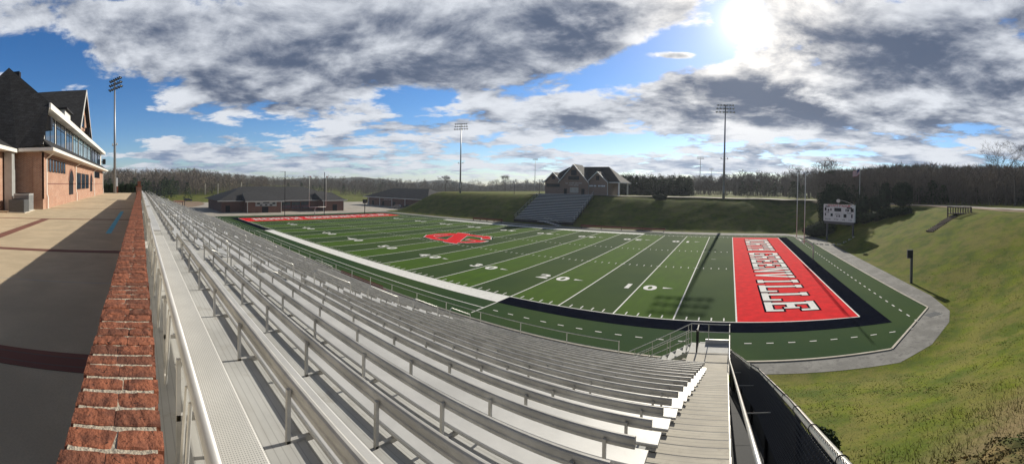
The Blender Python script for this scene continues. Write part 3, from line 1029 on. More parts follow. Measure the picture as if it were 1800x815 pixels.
e = empty('chain_link_fence', (0, 0, 0), 'black chain link fence with dark screen cloth and pale top rail beside the end stair', 'fence')
ya, yc = .6, 17.0
ft = lambda y: stairz(y) + 1.23 + (.12 * sm(9, 16, y))
P = [(fx(ya + (yc - ya) * k / 12), ya + (yc - ya) * k / 12, ft(ya + (yc - ya) * k / 12)) for k in range(13)]
MB().tube(P, .030, 10).build('top_rail', 'steel', e, smooth=True)
for k in range(7):
    y = .65 + k * 2.7
    MB().tube([(fx(y) + .01, y, ground(fx(y), y) - .3), (fx(y) + .01, y, ft(y) - .01)], .03, 8).build('fence_post', 'dark', e)
b = MB()
for k in range(12):
    y0_, y1_ = ya + (yc - ya) * k / 12, ya + (yc - ya) * (k + 1) / 12
    a_, c_ = fx(y0_) + .045, fx(y1_) + .045
    b.prism([(a_, y0_, ft(y0_) - .16), (c_, y1_, ft(y1_) - .16), (c_, y1_, min(ft(y1_) - 1.6, ground(c_, y1_) + .1)), (a_, y0_, min(ft(y0_) - 1.8, ground(a_, y0_) + .1))], (.004, 0, 0))
for k in range(12):  # dark sheet added across the stair-to-fence gap, standing in for its shade
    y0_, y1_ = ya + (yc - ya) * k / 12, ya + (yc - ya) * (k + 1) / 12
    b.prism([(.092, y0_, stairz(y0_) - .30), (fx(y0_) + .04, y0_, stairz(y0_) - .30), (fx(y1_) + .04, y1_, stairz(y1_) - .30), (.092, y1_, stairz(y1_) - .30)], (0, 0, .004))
b.build('cloth_and_shade_sheet', 'screen', e)
b = MB()
PT = .055
nn = int((yc - ya) / PT)
for k in range(nn):
    yk = ya + k * PT
    # two zigzag rods per column, drawn as short straight rods between the knuckles
    dense = yk < 9
    zt = ft(yk) + .055
    rows = 34 if dense else 17
    dzr = PT * (1 if dense else 2) * 1.1
    w_ = .0045 if yk > 4 else .0032
    if not dense and k % 2: continue
    stp = PT if dense else 2 * PT
    for sgn in (0, 1):
        ps = []
        for j in range(rows + 1):
            yy = yk + (stp / 2 if (j + sgn) % 2 else 0)
            ps.append((fx(yy) - .02 + (.006 if j % 2 else -.002), yy, zt - j * dzr / 2 - (yy - yk) * .438))
        for j in range(rows):
            p, q = Vector(ps[j]), Vector(ps[j + 1])
            b.add([p + Vector((0, -w_, 0)), p + Vector((0, w_, 0)), q + Vector((0, w_, 0)), q + Vector((0, -w_, 0)), p + Vector((-w_ * 1.5, 0, 0)), q + Vector((-w_ * 1.5, 0, 0))], [(0, 1, 2, 3), (0, 4, 5, 3), (4, 1, 2, 5)])
b.build('chain_mesh', 'wire', e)
for k in range(11):
    y = 1.1 + k * .75
    c_ = Vector((fx(y), y, ft(y)))
    MB().tube([c_ + Vector((cos(a) * .036, 0.012 * sin(a / 2), sin(a) * .036)) for a in [2 * pi * j / 10 for j in range(11)]], .004, 5).build('tie_wire', 'dark', e)
e = empty('stair_handrail', (0, 0, 0), 'pale tube handrail running down the end stair inside the chain link fence', 'handrail')
hx = lambda y: .14 + .010 * (15.3 - y)
P = [(hx(y), y, stairz(y) + .90) for y in (.9, 4, 8, 12, 15.2)] + [(.12, 15.6, stairz(15.3) + .93), (.12, 17.2, fz + 1.0)]
MB().tube(P, .026, 10).build('rail', 'steel', e, smooth=True)
for y in (2.2, 5.2, 8.2, 11.2, 14.4):
    MB().tube([(hx(y), y, stairz(y) + .88), (hx(y) + .04, y, stairz(y) + .80), (fx(y) + .01, y, stairz(y) + .80)], .009, 6).build('bracket', 'steel', e)

# ------------------------------------------------------------------ press box building on the plaza
pb = empty('press_box_building', (-28, -7.4, PZ), 'red brick press box building with dark shingle roofs and glazed upper storey', 'building')
pb.location = (0, 0, 0)
FYW = -7.4
EZ = 13.65
MB().box(-75, -28, -20, FYW, PZ - .3, EZ - .25).build('wall', 'brick', pb)
b = MB(); b.box(-75.05, -27.9, FYW, FYW + .06, PZ, PZ + .9); b.box(-28, -27.9, -20, FYW, PZ, PZ + .9)
b.build('plinth', 'brick', pb)
b = MB(); b.box(-28.0, -27.88, FYW - .7, FYW + .12, PZ + .9, EZ - .3); b.box(-28.9, -27.88, FYW, FYW + .12, PZ + .9, EZ - .3)
b.build('corner_pier', 'brick', pb)
b = MB()
for zc in (10.6, 12.99 + .12):
    b.box(-74.9, -29, FYW, FYW + .03, zc, zc + .09)
b.build('belt_course', 'bandb', pb)
# eaves with gutter
b = MB(); b.box(-75.8, -27.2, FYW, FYW + .95, EZ - .25, EZ - .20); b.box(-28, -27.15, -20, FYW + .1, EZ - .25, EZ - .20)
b.build('soffit', 'trim', pb)
b = MB(); b.box(-75.8, -27.1, FYW + .95, FYW + 1.08, EZ - .26, EZ + .02); b.box(-27.15, -27.02, -9.0, FYW + 1.08, EZ - .26, EZ + .02)
b.build('gutter', 'trim', pb)
# skirt roof between the storeys
b = MB(); b.prism([(-75.8, FYW + .97, EZ), (-27.15, FYW + .97, EZ), (-28.2, FYW - .1, EZ + 1.0), (-75, FYW - .1, EZ + 1.0)], (0, -.02, -.12))
b.build('skirt_roof', 'shingle', pb)
# upper storey
UZ0, UZ1 = EZ + .95, 17.15
MB().box(-75, -29.6, -14, FYW - .3, EZ, UZ1 + .3).build('upper_wall', 'trim', pb)


def window(x0, x1, z0, z1, y, m, nv=1, frame=.07, tr=None, par=pb):
    f = MB()
    f.box(x0, x0 + frame, y, y + .07, z0, z1); f.box(x1 - frame, x1, y, y + .07, z0, z1)
    f.box(x0 + frame, x1 - frame, y, y + .065, z0, z0 + frame); f.box(x0 + frame, x1 - frame, y, y + .065, z1 - frame, z1)
    for k in range(1, nv):
        xm = x0 + (x1 - x0) * k / nv
        f.box(xm - .03, xm + .03, y, y + .06, z0 + frame, z1 - frame)
    if tr:
        f.box(x0 + frame, x1 - frame, y, y + .055, tr, tr + .09)
    o = f.build('window_frame', 'dark', par)
    MB().box(x0 + .01, x1 - .01, y + .002, y + .03, z0 + .01, z1 - .01).build('glass_pane', m, o)
    return o


wy = FYW - .3
xx = -29.9
for k, (wd, mm, nv) in enumerate(((3.6, 'glass', 2), (4.2, 'glass', 2), (3.6, 'glass', 2), (3.4, 'glassb', 2), (3.4, 'glassb', 2), (3.4, 'glassb', 2), (3.4, 'glassb', 2), (4.2, 'glass', 2), (4.4, 'glass', 2), (4.2, 'glass', 2))):
    window(xx - wd, xx, UZ0, UZ1, wy, mm, nv, tr=UZ1 - .75)
    xx -= wd + .55
b = MB(); b.box(-75.8, -28.9, FYW - .3, FYW + .35, UZ1 + .05, UZ1 + .32); b.box(-75.9, -28.8, FYW + .35, FYW + .50, UZ1 + .06, UZ1 + .62)
b.build('fascia', 'trim', pb)
# main roof, ridge parallel to the front
RZ, RY = 21.85, -11.0
b = MB()
fr = FYW + .4
b.prism([(-76, fr, UZ1 + .62), (-29.0, fr, UZ1 + .62), (-30.6, RY, RZ), (-76, RY, RZ)], (0, -.12, -.14))
b.prism([(-76, RY, RZ + .0), (-30.6, RY, RZ + .0), (-29.0, -14.8, UZ1 + .62), (-76, -14.8, UZ1 + .62)], (0, .1, -.14))
b.build('main_roof', 'shingle', pb)
b = MB()
b.add([(-27.1, -9.2, EZ + .0), (-27.1, FYW + .3, EZ + .3), (-28.95, fr - .02, UZ1 + .6), (-30.55, RY, RZ - .02), (-28.95, -14.8, UZ1 + .6), (-27.1, -16.5, EZ)], [(0, 1, 2, 3), (0, 3, 4, 5)])
b.build('end_slope_roof', 'shingle', pb)
b = MB(); b.add([(-27.1, FYW + .3, EZ + .3), (-28.95, fr - .02, UZ1 + .6), (-29.9, FYW - .3, UZ1 + .3), (-29.9, FYW - .3, EZ + .6)], [(0, 1, 2, 3)])
b.build('end_return_roof', 'trim', pb)
# tall cross gable
cx, hw, gz, az_ = -50.7, 5.4, 18.3, 24.9
b = MB().prism([(cx - hw + .6, FYW - .32, UZ1 + .3), (cx + hw - .6, FYW - .32, UZ1 + .3), (cx + hw - .6, FYW - .32, gz + .3), (cx, FYW - .32, az_ - .35), (cx - hw + .6, FYW - .32, gz + .3)], (0, -6, 0))
b.build('gable_wall', 'brick', pb)
b = MB()
b.prism([(cx, FYW + .2, az_), (cx + hw, FYW + .2, gz), (cx + hw, -17, gz), (cx, -17, az_)], (0, 0, -.16))
b.prism([(cx, -17, az_ + .001), (cx - hw, -17, gz), (cx - hw, FYW + .2, gz), (cx, FYW + .2, az_ + .001)], (0, 0, -.16))
b.build('gable_roof', 'shingle', pb)
b = MB()
for sg in (1, -1):
    b.prism([(cx, FYW + .22, az_ + .02), (cx + sg * hw, FYW + .22, gz + .02), (cx + sg * hw, FYW + .22, gz - .32), (cx, FYW + .22, az_ - .38)], (0, .08 + .01 * sg, 0))
b.build('rake_board', 'trim', pb)
window(cx - 1.3, cx + 1.3, 19.2, 21.2, FYW - .32, 'glass', 2)
# small flat dormer beside the gable
dm = MB().box(-42.5, -39.4, -9.8, -7.9, 18.0, 19.5).build('dormer', 'trim', pb)
MB().box(-42.8, -39.1, -10, -7.6, 19.5, 19.7).build('dormer_roof', 'shingle', dm)
MB().box(-33.6, -33.1, -11.5, -10.9, 21.4, 22.3).build('roof_vent', 'dark', pb)
MB().tube([(-27.9, -11.8, 15.4), (-27.9, -11.8, 16.6)], .09, 8).build('vent_pipe', 'trim', pb)
# ground floor openings
for k in range(7):
    x1 = -28.9 - k * 1.17
    window(x1 - .75, x1, 11.75, 12.95, FYW, 'glass', 1, .05)
for k in range(3):
    x1 = -43.8 - k * 3.6
    window(x1 - 2.8, x1, 9.9, 12.1, FYW, 'glass', 2, .08)
for k in range(6):
    x1 = -60.2 - k * 1.5
    window(x1 - .9, x1, 11.75, 12.95, FYW, 'glass', 1, .05)
for xc, wd in ((-40.1, 1.25), (-57.0, 1.25)):
    pr_ = [(xc - wd, FYW, PZ), (xc + wd, FYW, PZ)]
    for k in range(9):
        a = pi * k / 8
        pr_.append((xc + wd * cos(a), FYW, 11.0 + wd * sin(a)))
    d = MB().prism(pr_, (0, .03, 0)).build('arched_doorway', 'dark', pb)
    tr_ = MB()
    for k in range(10):
        a0, a1 = pi * k / 10, pi * (k + 1) / 10
        tr_.prism([(xc + wd * cos(a0), FYW, 11 + wd * sin(a0)), (xc + wd * cos(a1), FYW, 11 + wd * sin(a1)), (xc + (wd + .22) * cos(a1), FYW, 11 + (wd + .22) * sin(a1)), (xc + (wd + .22) * cos(a0), FYW, 11 + (wd + .22) * sin(a0))], (0, .06, 0))
    tr_.build('arch_surround', 'bandb', d)
for x_ in (-28.8, -42.6, -59.4, -74):
    MB().tube([(x_ + .5, FYW + .95, EZ - .25), (x_ + .4, FYW + .5, EZ - .6), (x_, FYW + .14, EZ - .8), (x_, FYW + .14, PZ + 1.3), (x_ - .1, FYW + .22, PZ + 1.0), (x_ - .1, FYW + .22, PZ)], .06, 6).build('downspout', 'trim', pb)
for x_, y_, z_, lab in ((-29.2, FYW + .15, 15.4, 'black loudspeaker on the near corner of the glazed storey'), (-51.0, FYW + .3, 18.0, 'black loudspeaker under the tall brick gable'), (-75.2, FYW + .25, 15.0, 'small black loudspeaker at the far corner of the glazed storey')):
    e = empty('loudspeaker', (x_, y_, z_), lab, 'loudspeaker', 'loudspeakers on the press box building')
    MB().prism([(-.38, -.3, 0), (.38, -.3, 0), (.30, .32, .03), (-.30, .32, .03)], (0, 0, 1.15)).build('cabinet', 'dark', e)
    MB().box(-.2, .2, -.5, -.28, .4, .7).build('wall_bracket', 'grey', e)
# brick wing nearer the camera
wg = empty('brick_wing_building', (0, 0, 0), 'single storey brick wing with shingle roof and pale column joined to the press box', 'building')
MB().box(-27.86, -8, -20, -10.1, PZ - .3, 13.35).build('wall', 'brick', wg)
b = MB(); b.box(-27.0, -8, -9.25, -9.1, 13.3, 13.6); b.box(-27.0, -8, -10.1, -9.25, 13.36, 13.42)
b.build('gutter', 'trim', wg)
b = MB(); b.prism([(-27.0, -9.2, 13.6), (-8, -9.2, 13.6), (-8, -14.4, 17.2), (-27.0, -14.4, 17.2)], (0, -.03, -.12))
b.build('roof', 'shingle', wg)
MB().box(-27.2, -26.45, -9.95, -9.35, PZ, 13.3).build('column', 'acl', wg)
MB().box(-27.84, -27.22, -10.04, -9.7, PZ, 12.9).build('side_door', 'dark', wg)
window(-24.2, -20, 10.4, 12.3, -10.1, 'glassb', 2, .08, par=wg)

# air conditioners


def ac(loc, w, d, h, m, label, tall):
    e = empty('air_conditioner', loc, label, 'air conditioner', 'condenser units beside the brick wing')
    MB().box(-w / 2, w / 2, -d / 2, d / 2, .06, h).build('cabinet', m, e)
    b = MB()
    for k in range(int(h / .09) - 2):
        z = .15 + k * .09
        b.box(w / 2, w / 2 + .012, -d / 2 + .04, d / 2 - .04, z, z + .045); b.box(-w / 2 + .04, w / 2 - .04, d / 2, d / 2 + .012, z, z + .045)
    b.build('louvre_grille', 'ac', e)
    MB().tube([(0, 0, h), (0, 0, h + .06)], min(w, d) * .42, 20).build('fan_guard', 'dark', e)
    MB().box(-w / 2 - .08, w / 2 + .08, -d / 2 - .08, d / 2 + .08, 0, .06).build('pad', 'kerb', e)


ac((-26.2, -8.35, PZ), 1.15, 1.15, 1.42, 'acl', 'taller pale grey air conditioner beside the dark brick end wall', 1)
ac((-24.6, -8.2, PZ), 1.15, 1.1, 1.0, 'ac', 'lower dark grey air conditioner in front of the taller unit', 0)

# ------------------------------------------------------------------ stadium light masts


def mast(x, y, z0, H, label, rz=0.0, rows=3, cols=6, scale=1.0):
    e = empty('light_mast', (x, y, z0), label, 'floodlight mast', 'floodlight masts round the stadium', rz)
    MB().tube([(0, 0, -.3), (0, 0, H * .5), (0, 0, H)], .34 * scale, 10, .14 * scale).build('pole', 'polem', e, smooth=True)
    MB().box(-.22, .22, -.62, -.22, 1.6, 3.6).build('control_box', 'grey', e)
    b = MB(); b.box(-1.0, 1.0, -.1, .1, H * .42, H * .42 + .1); b.box(-.95, -.75, -.1, .1, H * .42, H * .42 + .5); b.box(.75, .95, -.1, .1, H * .42, H * .42 + .5)
    b.build('crossarm', 'polem', e)
    for r in range(rows):
        z = H - .2 - r * 1.0 * scale
        wd = (2.2 + .15 * r) * scale
        ba = MB().box(-wd, wd, -.06, .06, z, z + .12).build('lamp_bar', 'polem', e)
        for c in range(cols):
            x_ = -wd + .25 + (2 * wd - .5) * c / (cols - 1)
            b = MB().tube([(x_, .15, z + .3), (x_, -.05, z + .2), (x_, -.40, z + .02)], .10 * scale, 10, .29 * scale)
            l = b.build('floodlight', ['dark', 'lens'], ba, smooth=True)
            l.data.polygons[len(l.data.polygons) - 1].material_index = 1
    return e


mast(-86.5, 99, 8.2, 26.8, 'tall floodlight mast on the far bank between the field house roofs and the gabled building', radians(25))
mast(-1.7, 98, 8.2, 27.4, 'tall floodlight mast on the far bank behind the near end zone', 0)
mast(-78.6, -5.2, PZ, 26.6, 'tall pale floodlight mast behind the press box at the plaza edge', radians(215))
for u, vt, vb, r, lab in ((940, 279, 318, 330, 'small distant floodlight mast just beyond the gabled building'), (1230, 276, 345, 255, 'distant floodlight mast among the bare trees near the pine row'), (1250, 296, 330, 400, 'farthest tiny floodlight mast behind the near end zone mast')):
    p = at(u, r); z1 = ztop(u, vt, r); z0 = 6
    mast(p.x, p.y, z0, z1 - z0, lab, -atan2(p.x, p.y), rows=2, cols=7)
for u, vt, r in ((510, 303, 118),):
    pass

# ------------------------------------------------------------------ goal posts


def goal(x, sg, label):
    e = empty('goal_post', (x + sg * 1.9, 51.25, 0), label, 'goal post', 'goal posts at the ends of the field')
    P = [(0, 0, -.1), (0, 0, 1.7)]
    for k in range(1, 8):
        a = (pi / 2) * k / 7
        P.append((-sg * 1.9 * (1 - cos(a)) * 1.0, 0, 1.7 + 1.35 * sin(a)))
    MB().tube(P, .085, 12).build('gooseneck', 'trim', e, smooth=True)
    MB().tube([(-sg * 1.9, -2.82, 3.05), (-sg * 1.9, 2.82, 3.05)], .075, 10).build('crossbar', 'trim', e, smooth=True)
    for yy in (-2.82, 2.82):
        u_ = MB().tube([(-sg * 1.9, yy, 3.05), (-sg * 1.9, yy, 13.6)], .055, 8).build('upright', 'trim', e, smooth=True)
        MB().add([(-sg * 1.9, yy, 13.5), (-sg * 1.9 + .12, yy + .55, 13.2), (-sg * 1.9 + .1, yy + .5, 12.9), (-sg * 1.9, yy, 13.3)], [(0, 1, 2, 3)]).build('ribbon', 'flagr', u_)


goal(GX + 9.144, 1, 'white goal post at the end zone nearest the grass corner')
goal(GL - 9.144, -1, 'white goal post in front of the field house')
for y_, h_, lab in ((41.5, 14.9, 'tall black net pole before the field house, nearer the grandstand'), (54.6, 14.9, 'tall black net pole beside the far goal post')):
    e = empty('net_pole', (GL - 11.2, y_, 0), lab, 'pole', 'black poles behind the far end zone')
    MB().tube([(0, 0, -.2), (0, 0, h_)], .105, 8).build('pole', 'dark', e)
    MB().tube([(0, 0, h_ - .1), (-2.2 if y_ < 50 else -.3, -.8 if y_ < 50 else 0, h_ - .02)], .05, 6).build('arm', 'dark', e)
e = empty('play_clock', (GL - 10.9, 69.5, 0), 'dark play clock on a post before the right wing of the field house', 'play clock')
MB().tube([(0, 0, -.1), (0, 0, 4.0)], .14, 8).build('post', 'dark', e)
MB().box(-.2, .2, -.75, .75, 3.9, 5.3).build('clock_case', 'dark', e)
# near-side play clock on the bank
p = pt(1604, 498, 1.2)
p = Vector((18.6, 35.2, 0)); p.z = ground(p.x, p.y)
e = empty('play_clock', p, 'dark play clock on a thick post beside the bend of the path', 'play clock', None, radians(-15))
MB().box(-.13, .13, -.13, .13, -.3, 3.85).build('post', 'ac', e)
cs = MB().box(-.50, .10, -.18, .15, 2.95, 3.95).build('clock_case', 'ac', e)
MB().box(-.46, .06, -.20, -.185, 3.02, 3.88).build('clock_face', 'dark', cs)

# ------------------------------------------------------------------ far building with three gables
fb = empty('gabled_stadium_building', (0, 0, 0), 'brick building with three front gables above the small grandstand across the field', 'building')
BZ = 8.0
BX0, BX1, BY = -56.5, -35.7, 105.5
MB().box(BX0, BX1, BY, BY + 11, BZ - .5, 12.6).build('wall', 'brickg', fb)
gab = [(-53.4, 2.95, 16.0), (-46.2, 4.7, 18.7), (-38.7, 3.1, 16.2)]
for i, (gx, hw_, za) in enumerate(gab):
    yf = BY - .5 - (.6 if i == 1 else 0)
    MB().prism([(gx - hw_, yf, BZ - .3), (gx + hw_, yf, BZ - .3), (gx + hw_, yf, 12.6), (gx, yf, za - .3), (gx - hw_, yf, 12.6)], (0, .495 if i != 1 else 1.095, 0)).build('gable_wall', 'brickg', fb)
    b = MB()
    sl_ = (za - 12.55) / (hw_ + .3)
    b.prism([(gx, yf - .45, za), (gx + hw_ + .3, yf - .45, 12.55), (gx + hw_ + .3, BY + 5.5, 12.55), (gx, BY + 5.5, za)], (0, 0, -.18))
    b.prism([(gx, BY + 5.5, za + .002), (gx - hw_ - .3, BY + 5.5, 12.55), (gx - hw_ - .3, yf - .45, 12.55), (gx, yf - .45, za + .002)], (0, 0, -.18))
    b.build('gable_roof', 'shinglet', fb)
    b = MB()
    for sg in (1, -1):
        b.prism([(gx, yf - .47, za + .05), (gx + sg * (hw_ + .35), yf - .47, 12.55), (gx + sg * (hw_ + .35), yf - .47, 12.2), (gx, yf - .47, za - .38)], (0, -.1 - .01 * sg, 0))
    b.build('rake_board', 'trim', fb)
    wf = -1
# hip roof
E0 = .7
b = MB()
x0, x1, y0, y1 = BX0 - E0 - .6, BX1 + 3.9, BY + .3, BY + 12
ra, rb_, ry = -50.9, -37.4, BY + 6
for q in ([(x0, y0, 12.6), (x1, y0, 12.6), (rb_, ry, 18.15), (ra, ry, 18.15)], [(x1, y0, 12.6), (x1, y1, 12.6), (rb_, ry, 18.15)], [(x1, y1, 12.6), (x0, y1, 12.6), (ra, ry, 18.15), (rb_, ry, 18.15)], [(x0, y1, 12.6), (x0, y0, 12.6), (ra, ry, 18.15)]):
    b.add(q, [tuple(range(len(q)))])
b.add([(x0, y0, 12.5), (x0, y1, 12.5), (x1, y1, 12.5), (x1, y0, 12.5)], [(0, 1, 2, 3)])
b.build('hip_roof', 'shingle', fb)
b = MB(); b.box(x0 - .05, x1 + .05, y0 - .12, y0 - .01, 12.35, 12.7); b.box(x1 + .001, x1 + .1, y0, y1, 12.35, 12.7)
b.build('eave_fascia', 'trim', fb)
for x_ in (-50.6, -41.5, -35.5):
    MB().tube([(x_, BY - .58, 12.4), (x_, BY - .58, BZ)], .07, 6).build('downspout', 'trim', fb)
for yy in (.6, 10):
    MB().box(-32.6, -32.2, BY + yy, BY + yy + .4, BZ - .3, 12.5).build('porch_column', 'trim', fb)


def fwin(x0, x1, z0, z1, y, fm='trim', gm='glass', nv=1, par=fb, nm='window'):
    f = MB(); fr_ = .09
    f.box(x0 - fr_, x0, y - .06, y, z0 - fr_, z1 + fr_); f.box(x1, x1 + fr_, y - .06, y, z0 - fr_, z1 + fr_)
    f.box(x0, x1, y - .055, y, z1, z1 + fr_); f.box(x0, x1, y - .055, y, z0 - fr_, z0)
    for k in range(1, nv):
        xm = x0 + (x1 - x0) * k / nv; f.box(xm - .04, xm + .04, y - .05, y, z0, z1)
    o = f.build(nm, fm, par)
    MB().box(x0, x1, y - .03, y - .001, z0, z1).build('pane', gm, o)


yc_ = BY - 1.1
fwin(-47.9, -44.5, 13.4, 14.5, yc_, 'dark', 'glassd', 3); fwin(-47.0, -45.4, 14.9, 16.6, yc_, 'dark', 'glassd', 2)
fwin(-53.9, -52.9, 13.6, 14.6, BY - .5, 'dark', 'glassd'); fwin(-39.1, -38.3, 13.3, 14.6, BY - .5, 'dark', 'glassd')
fwin(-55.8, -51.0, 10.9, 11.8, BY - .5, 'dark', 'glassd', 5)
for wa, wb in ((-41.3, -40.2), (-39.9, -39.1), (-38.5, -37.7), (-37.5, -36.3)):
    fwin(wa, wb, 11.1, 11.6, BY - .5, 'ac', 'seatw', 2)
MB().box(-49.4, -48.4, yc_ - .05, yc_ - .001, BZ, 10.3).build('door', 'dark', fb)
MB().box(-43.6, -42.6, yc_ - .05, yc_ - .001, BZ, 10.3).build('door', 'dark', fb)
MB().box(-47.4, -44.6, yc_ - .06, yc_ - .001, 8.9, 10.7).build('serving_shutter', 'kerb', fb)


def faint_letters(par, xc, y, z, h, words_, seed):
    """raised letters too small to read in the photograph: rows of short upright strokes with gaps between the words"""
    r_ = random.Random(seed); b = MB(); n = sum(words_) + len(words_) - 1; st_ = h * .78; x = xc - n * st_ / 2
    for wn in words_:
        for _ in range(wn):
            k = r_.choice((0, 1, 2)); b.box(x, x + h * .16, y - .04, y, z, z + h)
            if k: b.box(x + h * .161, x + h * .55, y - .04, y, z + (h * .82 if k == 1 else 0), z + (h if k == 1 else h * .18))
            if k == 2: b.box(x + h * .161, x + h * .45, y - .04, y, z + h * .42, z + h * .58)
            x += st_
        x += st_
    b.box(xc - n * st_ / 2, x - st_, y - .012, y - .004, z + h * .46, z + h * .5)
    b.build('wall_lettering', 'trim', par)


faint_letters(fb, -46.1, yc_ - .001, 11.95, .42, (3, 5, 7), 1)
faint_letters(fb, -46.1, yc_ - .001, 11.32, .36, (5, 6), 2)

# small grandstand across the field
vs_ = empty('visitor_grandstand', (0, 0, 0), 'small aluminium grandstand on the far bank below the gabled building', 'grandstand')
VX0, VX1, VN = -54.6, -37.4, 17
for n in range(VN):
    y = 84.6 + n * .82; z = 1.0 + n * .44
    MB().box(VX0, VX1, y - .12, y + .72, z - .04, z).build('tread', 'alud', vs_)
    MB().box(VX0, VX1, y + .36, y + .64, z + .36, z + .445).build('seat_plank', 'seatw', vs_)
    MB().box(VX0, VX1, y + .70, y + .73, z + .02, z + .40).build('riser', 'ac', vs_)
    for (dx, sg) in ((VX0, -1),):
        pass
for xs_ in (VX0, VX1):
    MB().tube([(xs_, 84.5, 2.1), (xs_, 84.5 + VN * .82, 2.1 + VN * .44)], .035, 6).build('side_rail', 'steel', vs_)
    MB().tube([(xs_, 84.5, 1.6), (xs_, 84.5 + VN * .82, 1.6 + VN * .44)], .03, 6).build('side_rail', 'steel', vs_)
    for k in range(9):
        y = 84.6 + k * 1.7; z = 1.0 + (y - 84.6) / .82 * .44
        MB().box(xs_ - .05, xs_ + .05, y - .05, y + .05, max(0, ground(xs_, y) - .3), z + 1.15).build('side_post', 'dark', vs_)
MB().box(VX0, VX1, 84.42, 84.46, .05, .95).build('underside_shade_panel', 'dark', vs_)  # dark sheet added for the shaded space under the stand
MB().tube([(VX0, 84.4, 2.05), (VX1, 84.4, 2.05)], .03, 6).build('front_rail', 'steel', vs_)
for xs_, xe_ in ((-44.5, -40.2),):
    for yy in (82.6, 83.9):
        MB().tube([(xs_, yy, 2.1), (xe_, yy, .95)], .04, 6).build('stair_rail', 'steel', vs_)
        MB().tube([(xs_, yy, 1.0), (xe_, yy, -.0)], .08, 6).build('stair_stringer', 'alu', vs_)
    for k in range(6):
        MB().box(xs_ + k * .7, xs_ + k * .7 + .5, 82.7, 83.8, .95 - k * .17, 1.0 - k * .17).build('stair_step', 'alu', vs_)
MB().box(-46.5, -44.4, 82.6, 84.5, .94, 1.0).build('landing', 'alu', vs_)

# red team benches
for (x0_, x1_, y_, lab) in ((-66, -56, 81.0, 'long red team bench at the foot of the far bank before the small grandstand'), (-34, -14, 81.3, 'long red team bench at the foot of the dark far bank'), (-32.5, -25.5, 19.6, 'red team bench below the grandstand front rail')):
    e = empty('team_bench', ((x0_ + x1_) / 2, y_, 0), lab, 'bench', 'red team benches beside the field')
    L = (x1_ - x0_) / 2
    MB().box(-L, L, -.16, .16, .42, .50).build('seat', 'redp', e)
    sgn = 1 if y_ > 50 else -1
    MB().box(-L, L, sgn * .20 - .02, sgn * .20 + .02, .6, .92).build('backrest', 'redp', e)
    for k in range(5):
        x_ = -L + .3 + (2 * L - .6) * k / 4
        b = MB(); b.box(x_ - .03, x_ + .03, -.15, .15, 0, .415); b.box(x_ - .03, x_ + .03, sgn * .18 - .015, sgn * .18 + .015, .42, .9)
        b.build('leg', 'dark', e)

# ------------------------------------------------------------------ field house at the far end


def hiproof(b, x0, x1, y0, y1, z0, z1, inset):
    if (x1 - x0) < (y1 - y0):
        xm = (x0 + x1) / 2
        A, Bv = (xm, y0 + inset, z1), (xm, y1 - inset, z1)
        fs = [[(x0, y0, z0), (x1, y0, z0), A], [(x1, y0, z0), (x1, y1, z0), Bv, A], [(x1, y1, z0), (x0, y1, z0), Bv], [(x0, y1, z0), (x0, y0, z0), A, Bv]]
    else:
        ym = (y0 + y1) / 2
        A, Bv = (x0 + inset, ym, z1), (x1 - inset, ym, z1)
        fs = [[(x0, y0, z0), (x1, y0, z0), Bv, A], [(x1, y0, z0), (x1, y1, z0), Bv], [(x1, y1, z0), (x0, y1, z0), A, Bv], [(x0, y1, z0), (x0, y0, z0), A]]
    for q in fs:
        b.add(q, [tuple(range(len(q)))])
    b.add([(x0, y0, z0 - .02), (x0, y1, z0 - .02), (x1, y1, z0 - .02), (x1, y0, z0 - .02)], [(0, 1, 2, 3)])
    return b


fh = empty('field_house', (0, 0, 0), 'long low brown brick field house with charcoal hip roof behind the far end zone', 'building')
fz_ = 4.3
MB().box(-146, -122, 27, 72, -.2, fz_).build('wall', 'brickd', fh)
hiproof(MB(), -147.5, -120.8, 25.5, 74.5, fz_, 9.6, 12).build('main_roof', 'shingle', fh)
for (ya_, yb_, xf) in ((34.5, 46.5, -117.2), (62.5, 71, -117.5)):
    MB().box(-122.01, xf, ya_, yb_, -.2, fz_ - .05).build('bay_wall', 'brickd', fh)
    b = MB(); ym = (ya_ + yb_) / 2
    b.add([(xf + .7, ya_ - .7, fz_ + .03), (xf + .7, yb_ + .7, fz_ + .03), (-125.5, yb_ - .6, 7.2), (-128, ym, 7.9), (-125.5, ya_ + .6, 7.2)], [(0, 1, 2, 3, 4)])
    b.add([(xf + .7, ya_ - .7, fz_ + .03), (-125.5, ya_ + .6, 7.2), (-122, ya_ - .7, fz_ + .03)], [(0, 1, 2)])
    b.add([(xf + .7, yb_ + .7, fz_ + .03), (-122, yb_ + .7, fz_ + .03), (-125.5, yb_ - .6, 7.2)], [(0, 1, 2)])
    b.build('bay_roof', 'shingle', fh)
    MB().box(xf + .65, xf + .78, ya_ - .8, yb_ + .8, fz_ - .2, fz_ + .06).build('fascia', 'trim', fh)
    for yy in (ya_ + .1, yb_ - .1):
        MB().box(xf, xf + .12, yy - .08, yy + .08, 0, fz_ - .2).build('downspout', 'trim', fh)
MB().box(-120.85, -120.7, 25.4, 74.6, fz_ - .2, fz_ + .04).build('eave_fascia', 'trim', fh)
for k, (a, c) in enumerate(((48.5, 51.8), (52.2, 55.5), (55.9, 59.2))):
    b = MB().box(-122, -121.9, a, c, .9, 3.7); o = b.build('window', 'dark', fh)
    MB().box(-121.9, -121.88, a + .12, c - .12, 1.0, 3.6).build('pane', 'glass', o)
MB().box(-117.2, -117.12, 39.6, 41.8, 0, 2.3).build('doorway', 'dark', fh)
MB().box(-117.5, -117.42, 66.3, 68.1, 0, 2.6).build('doorway', 'dark', fh)
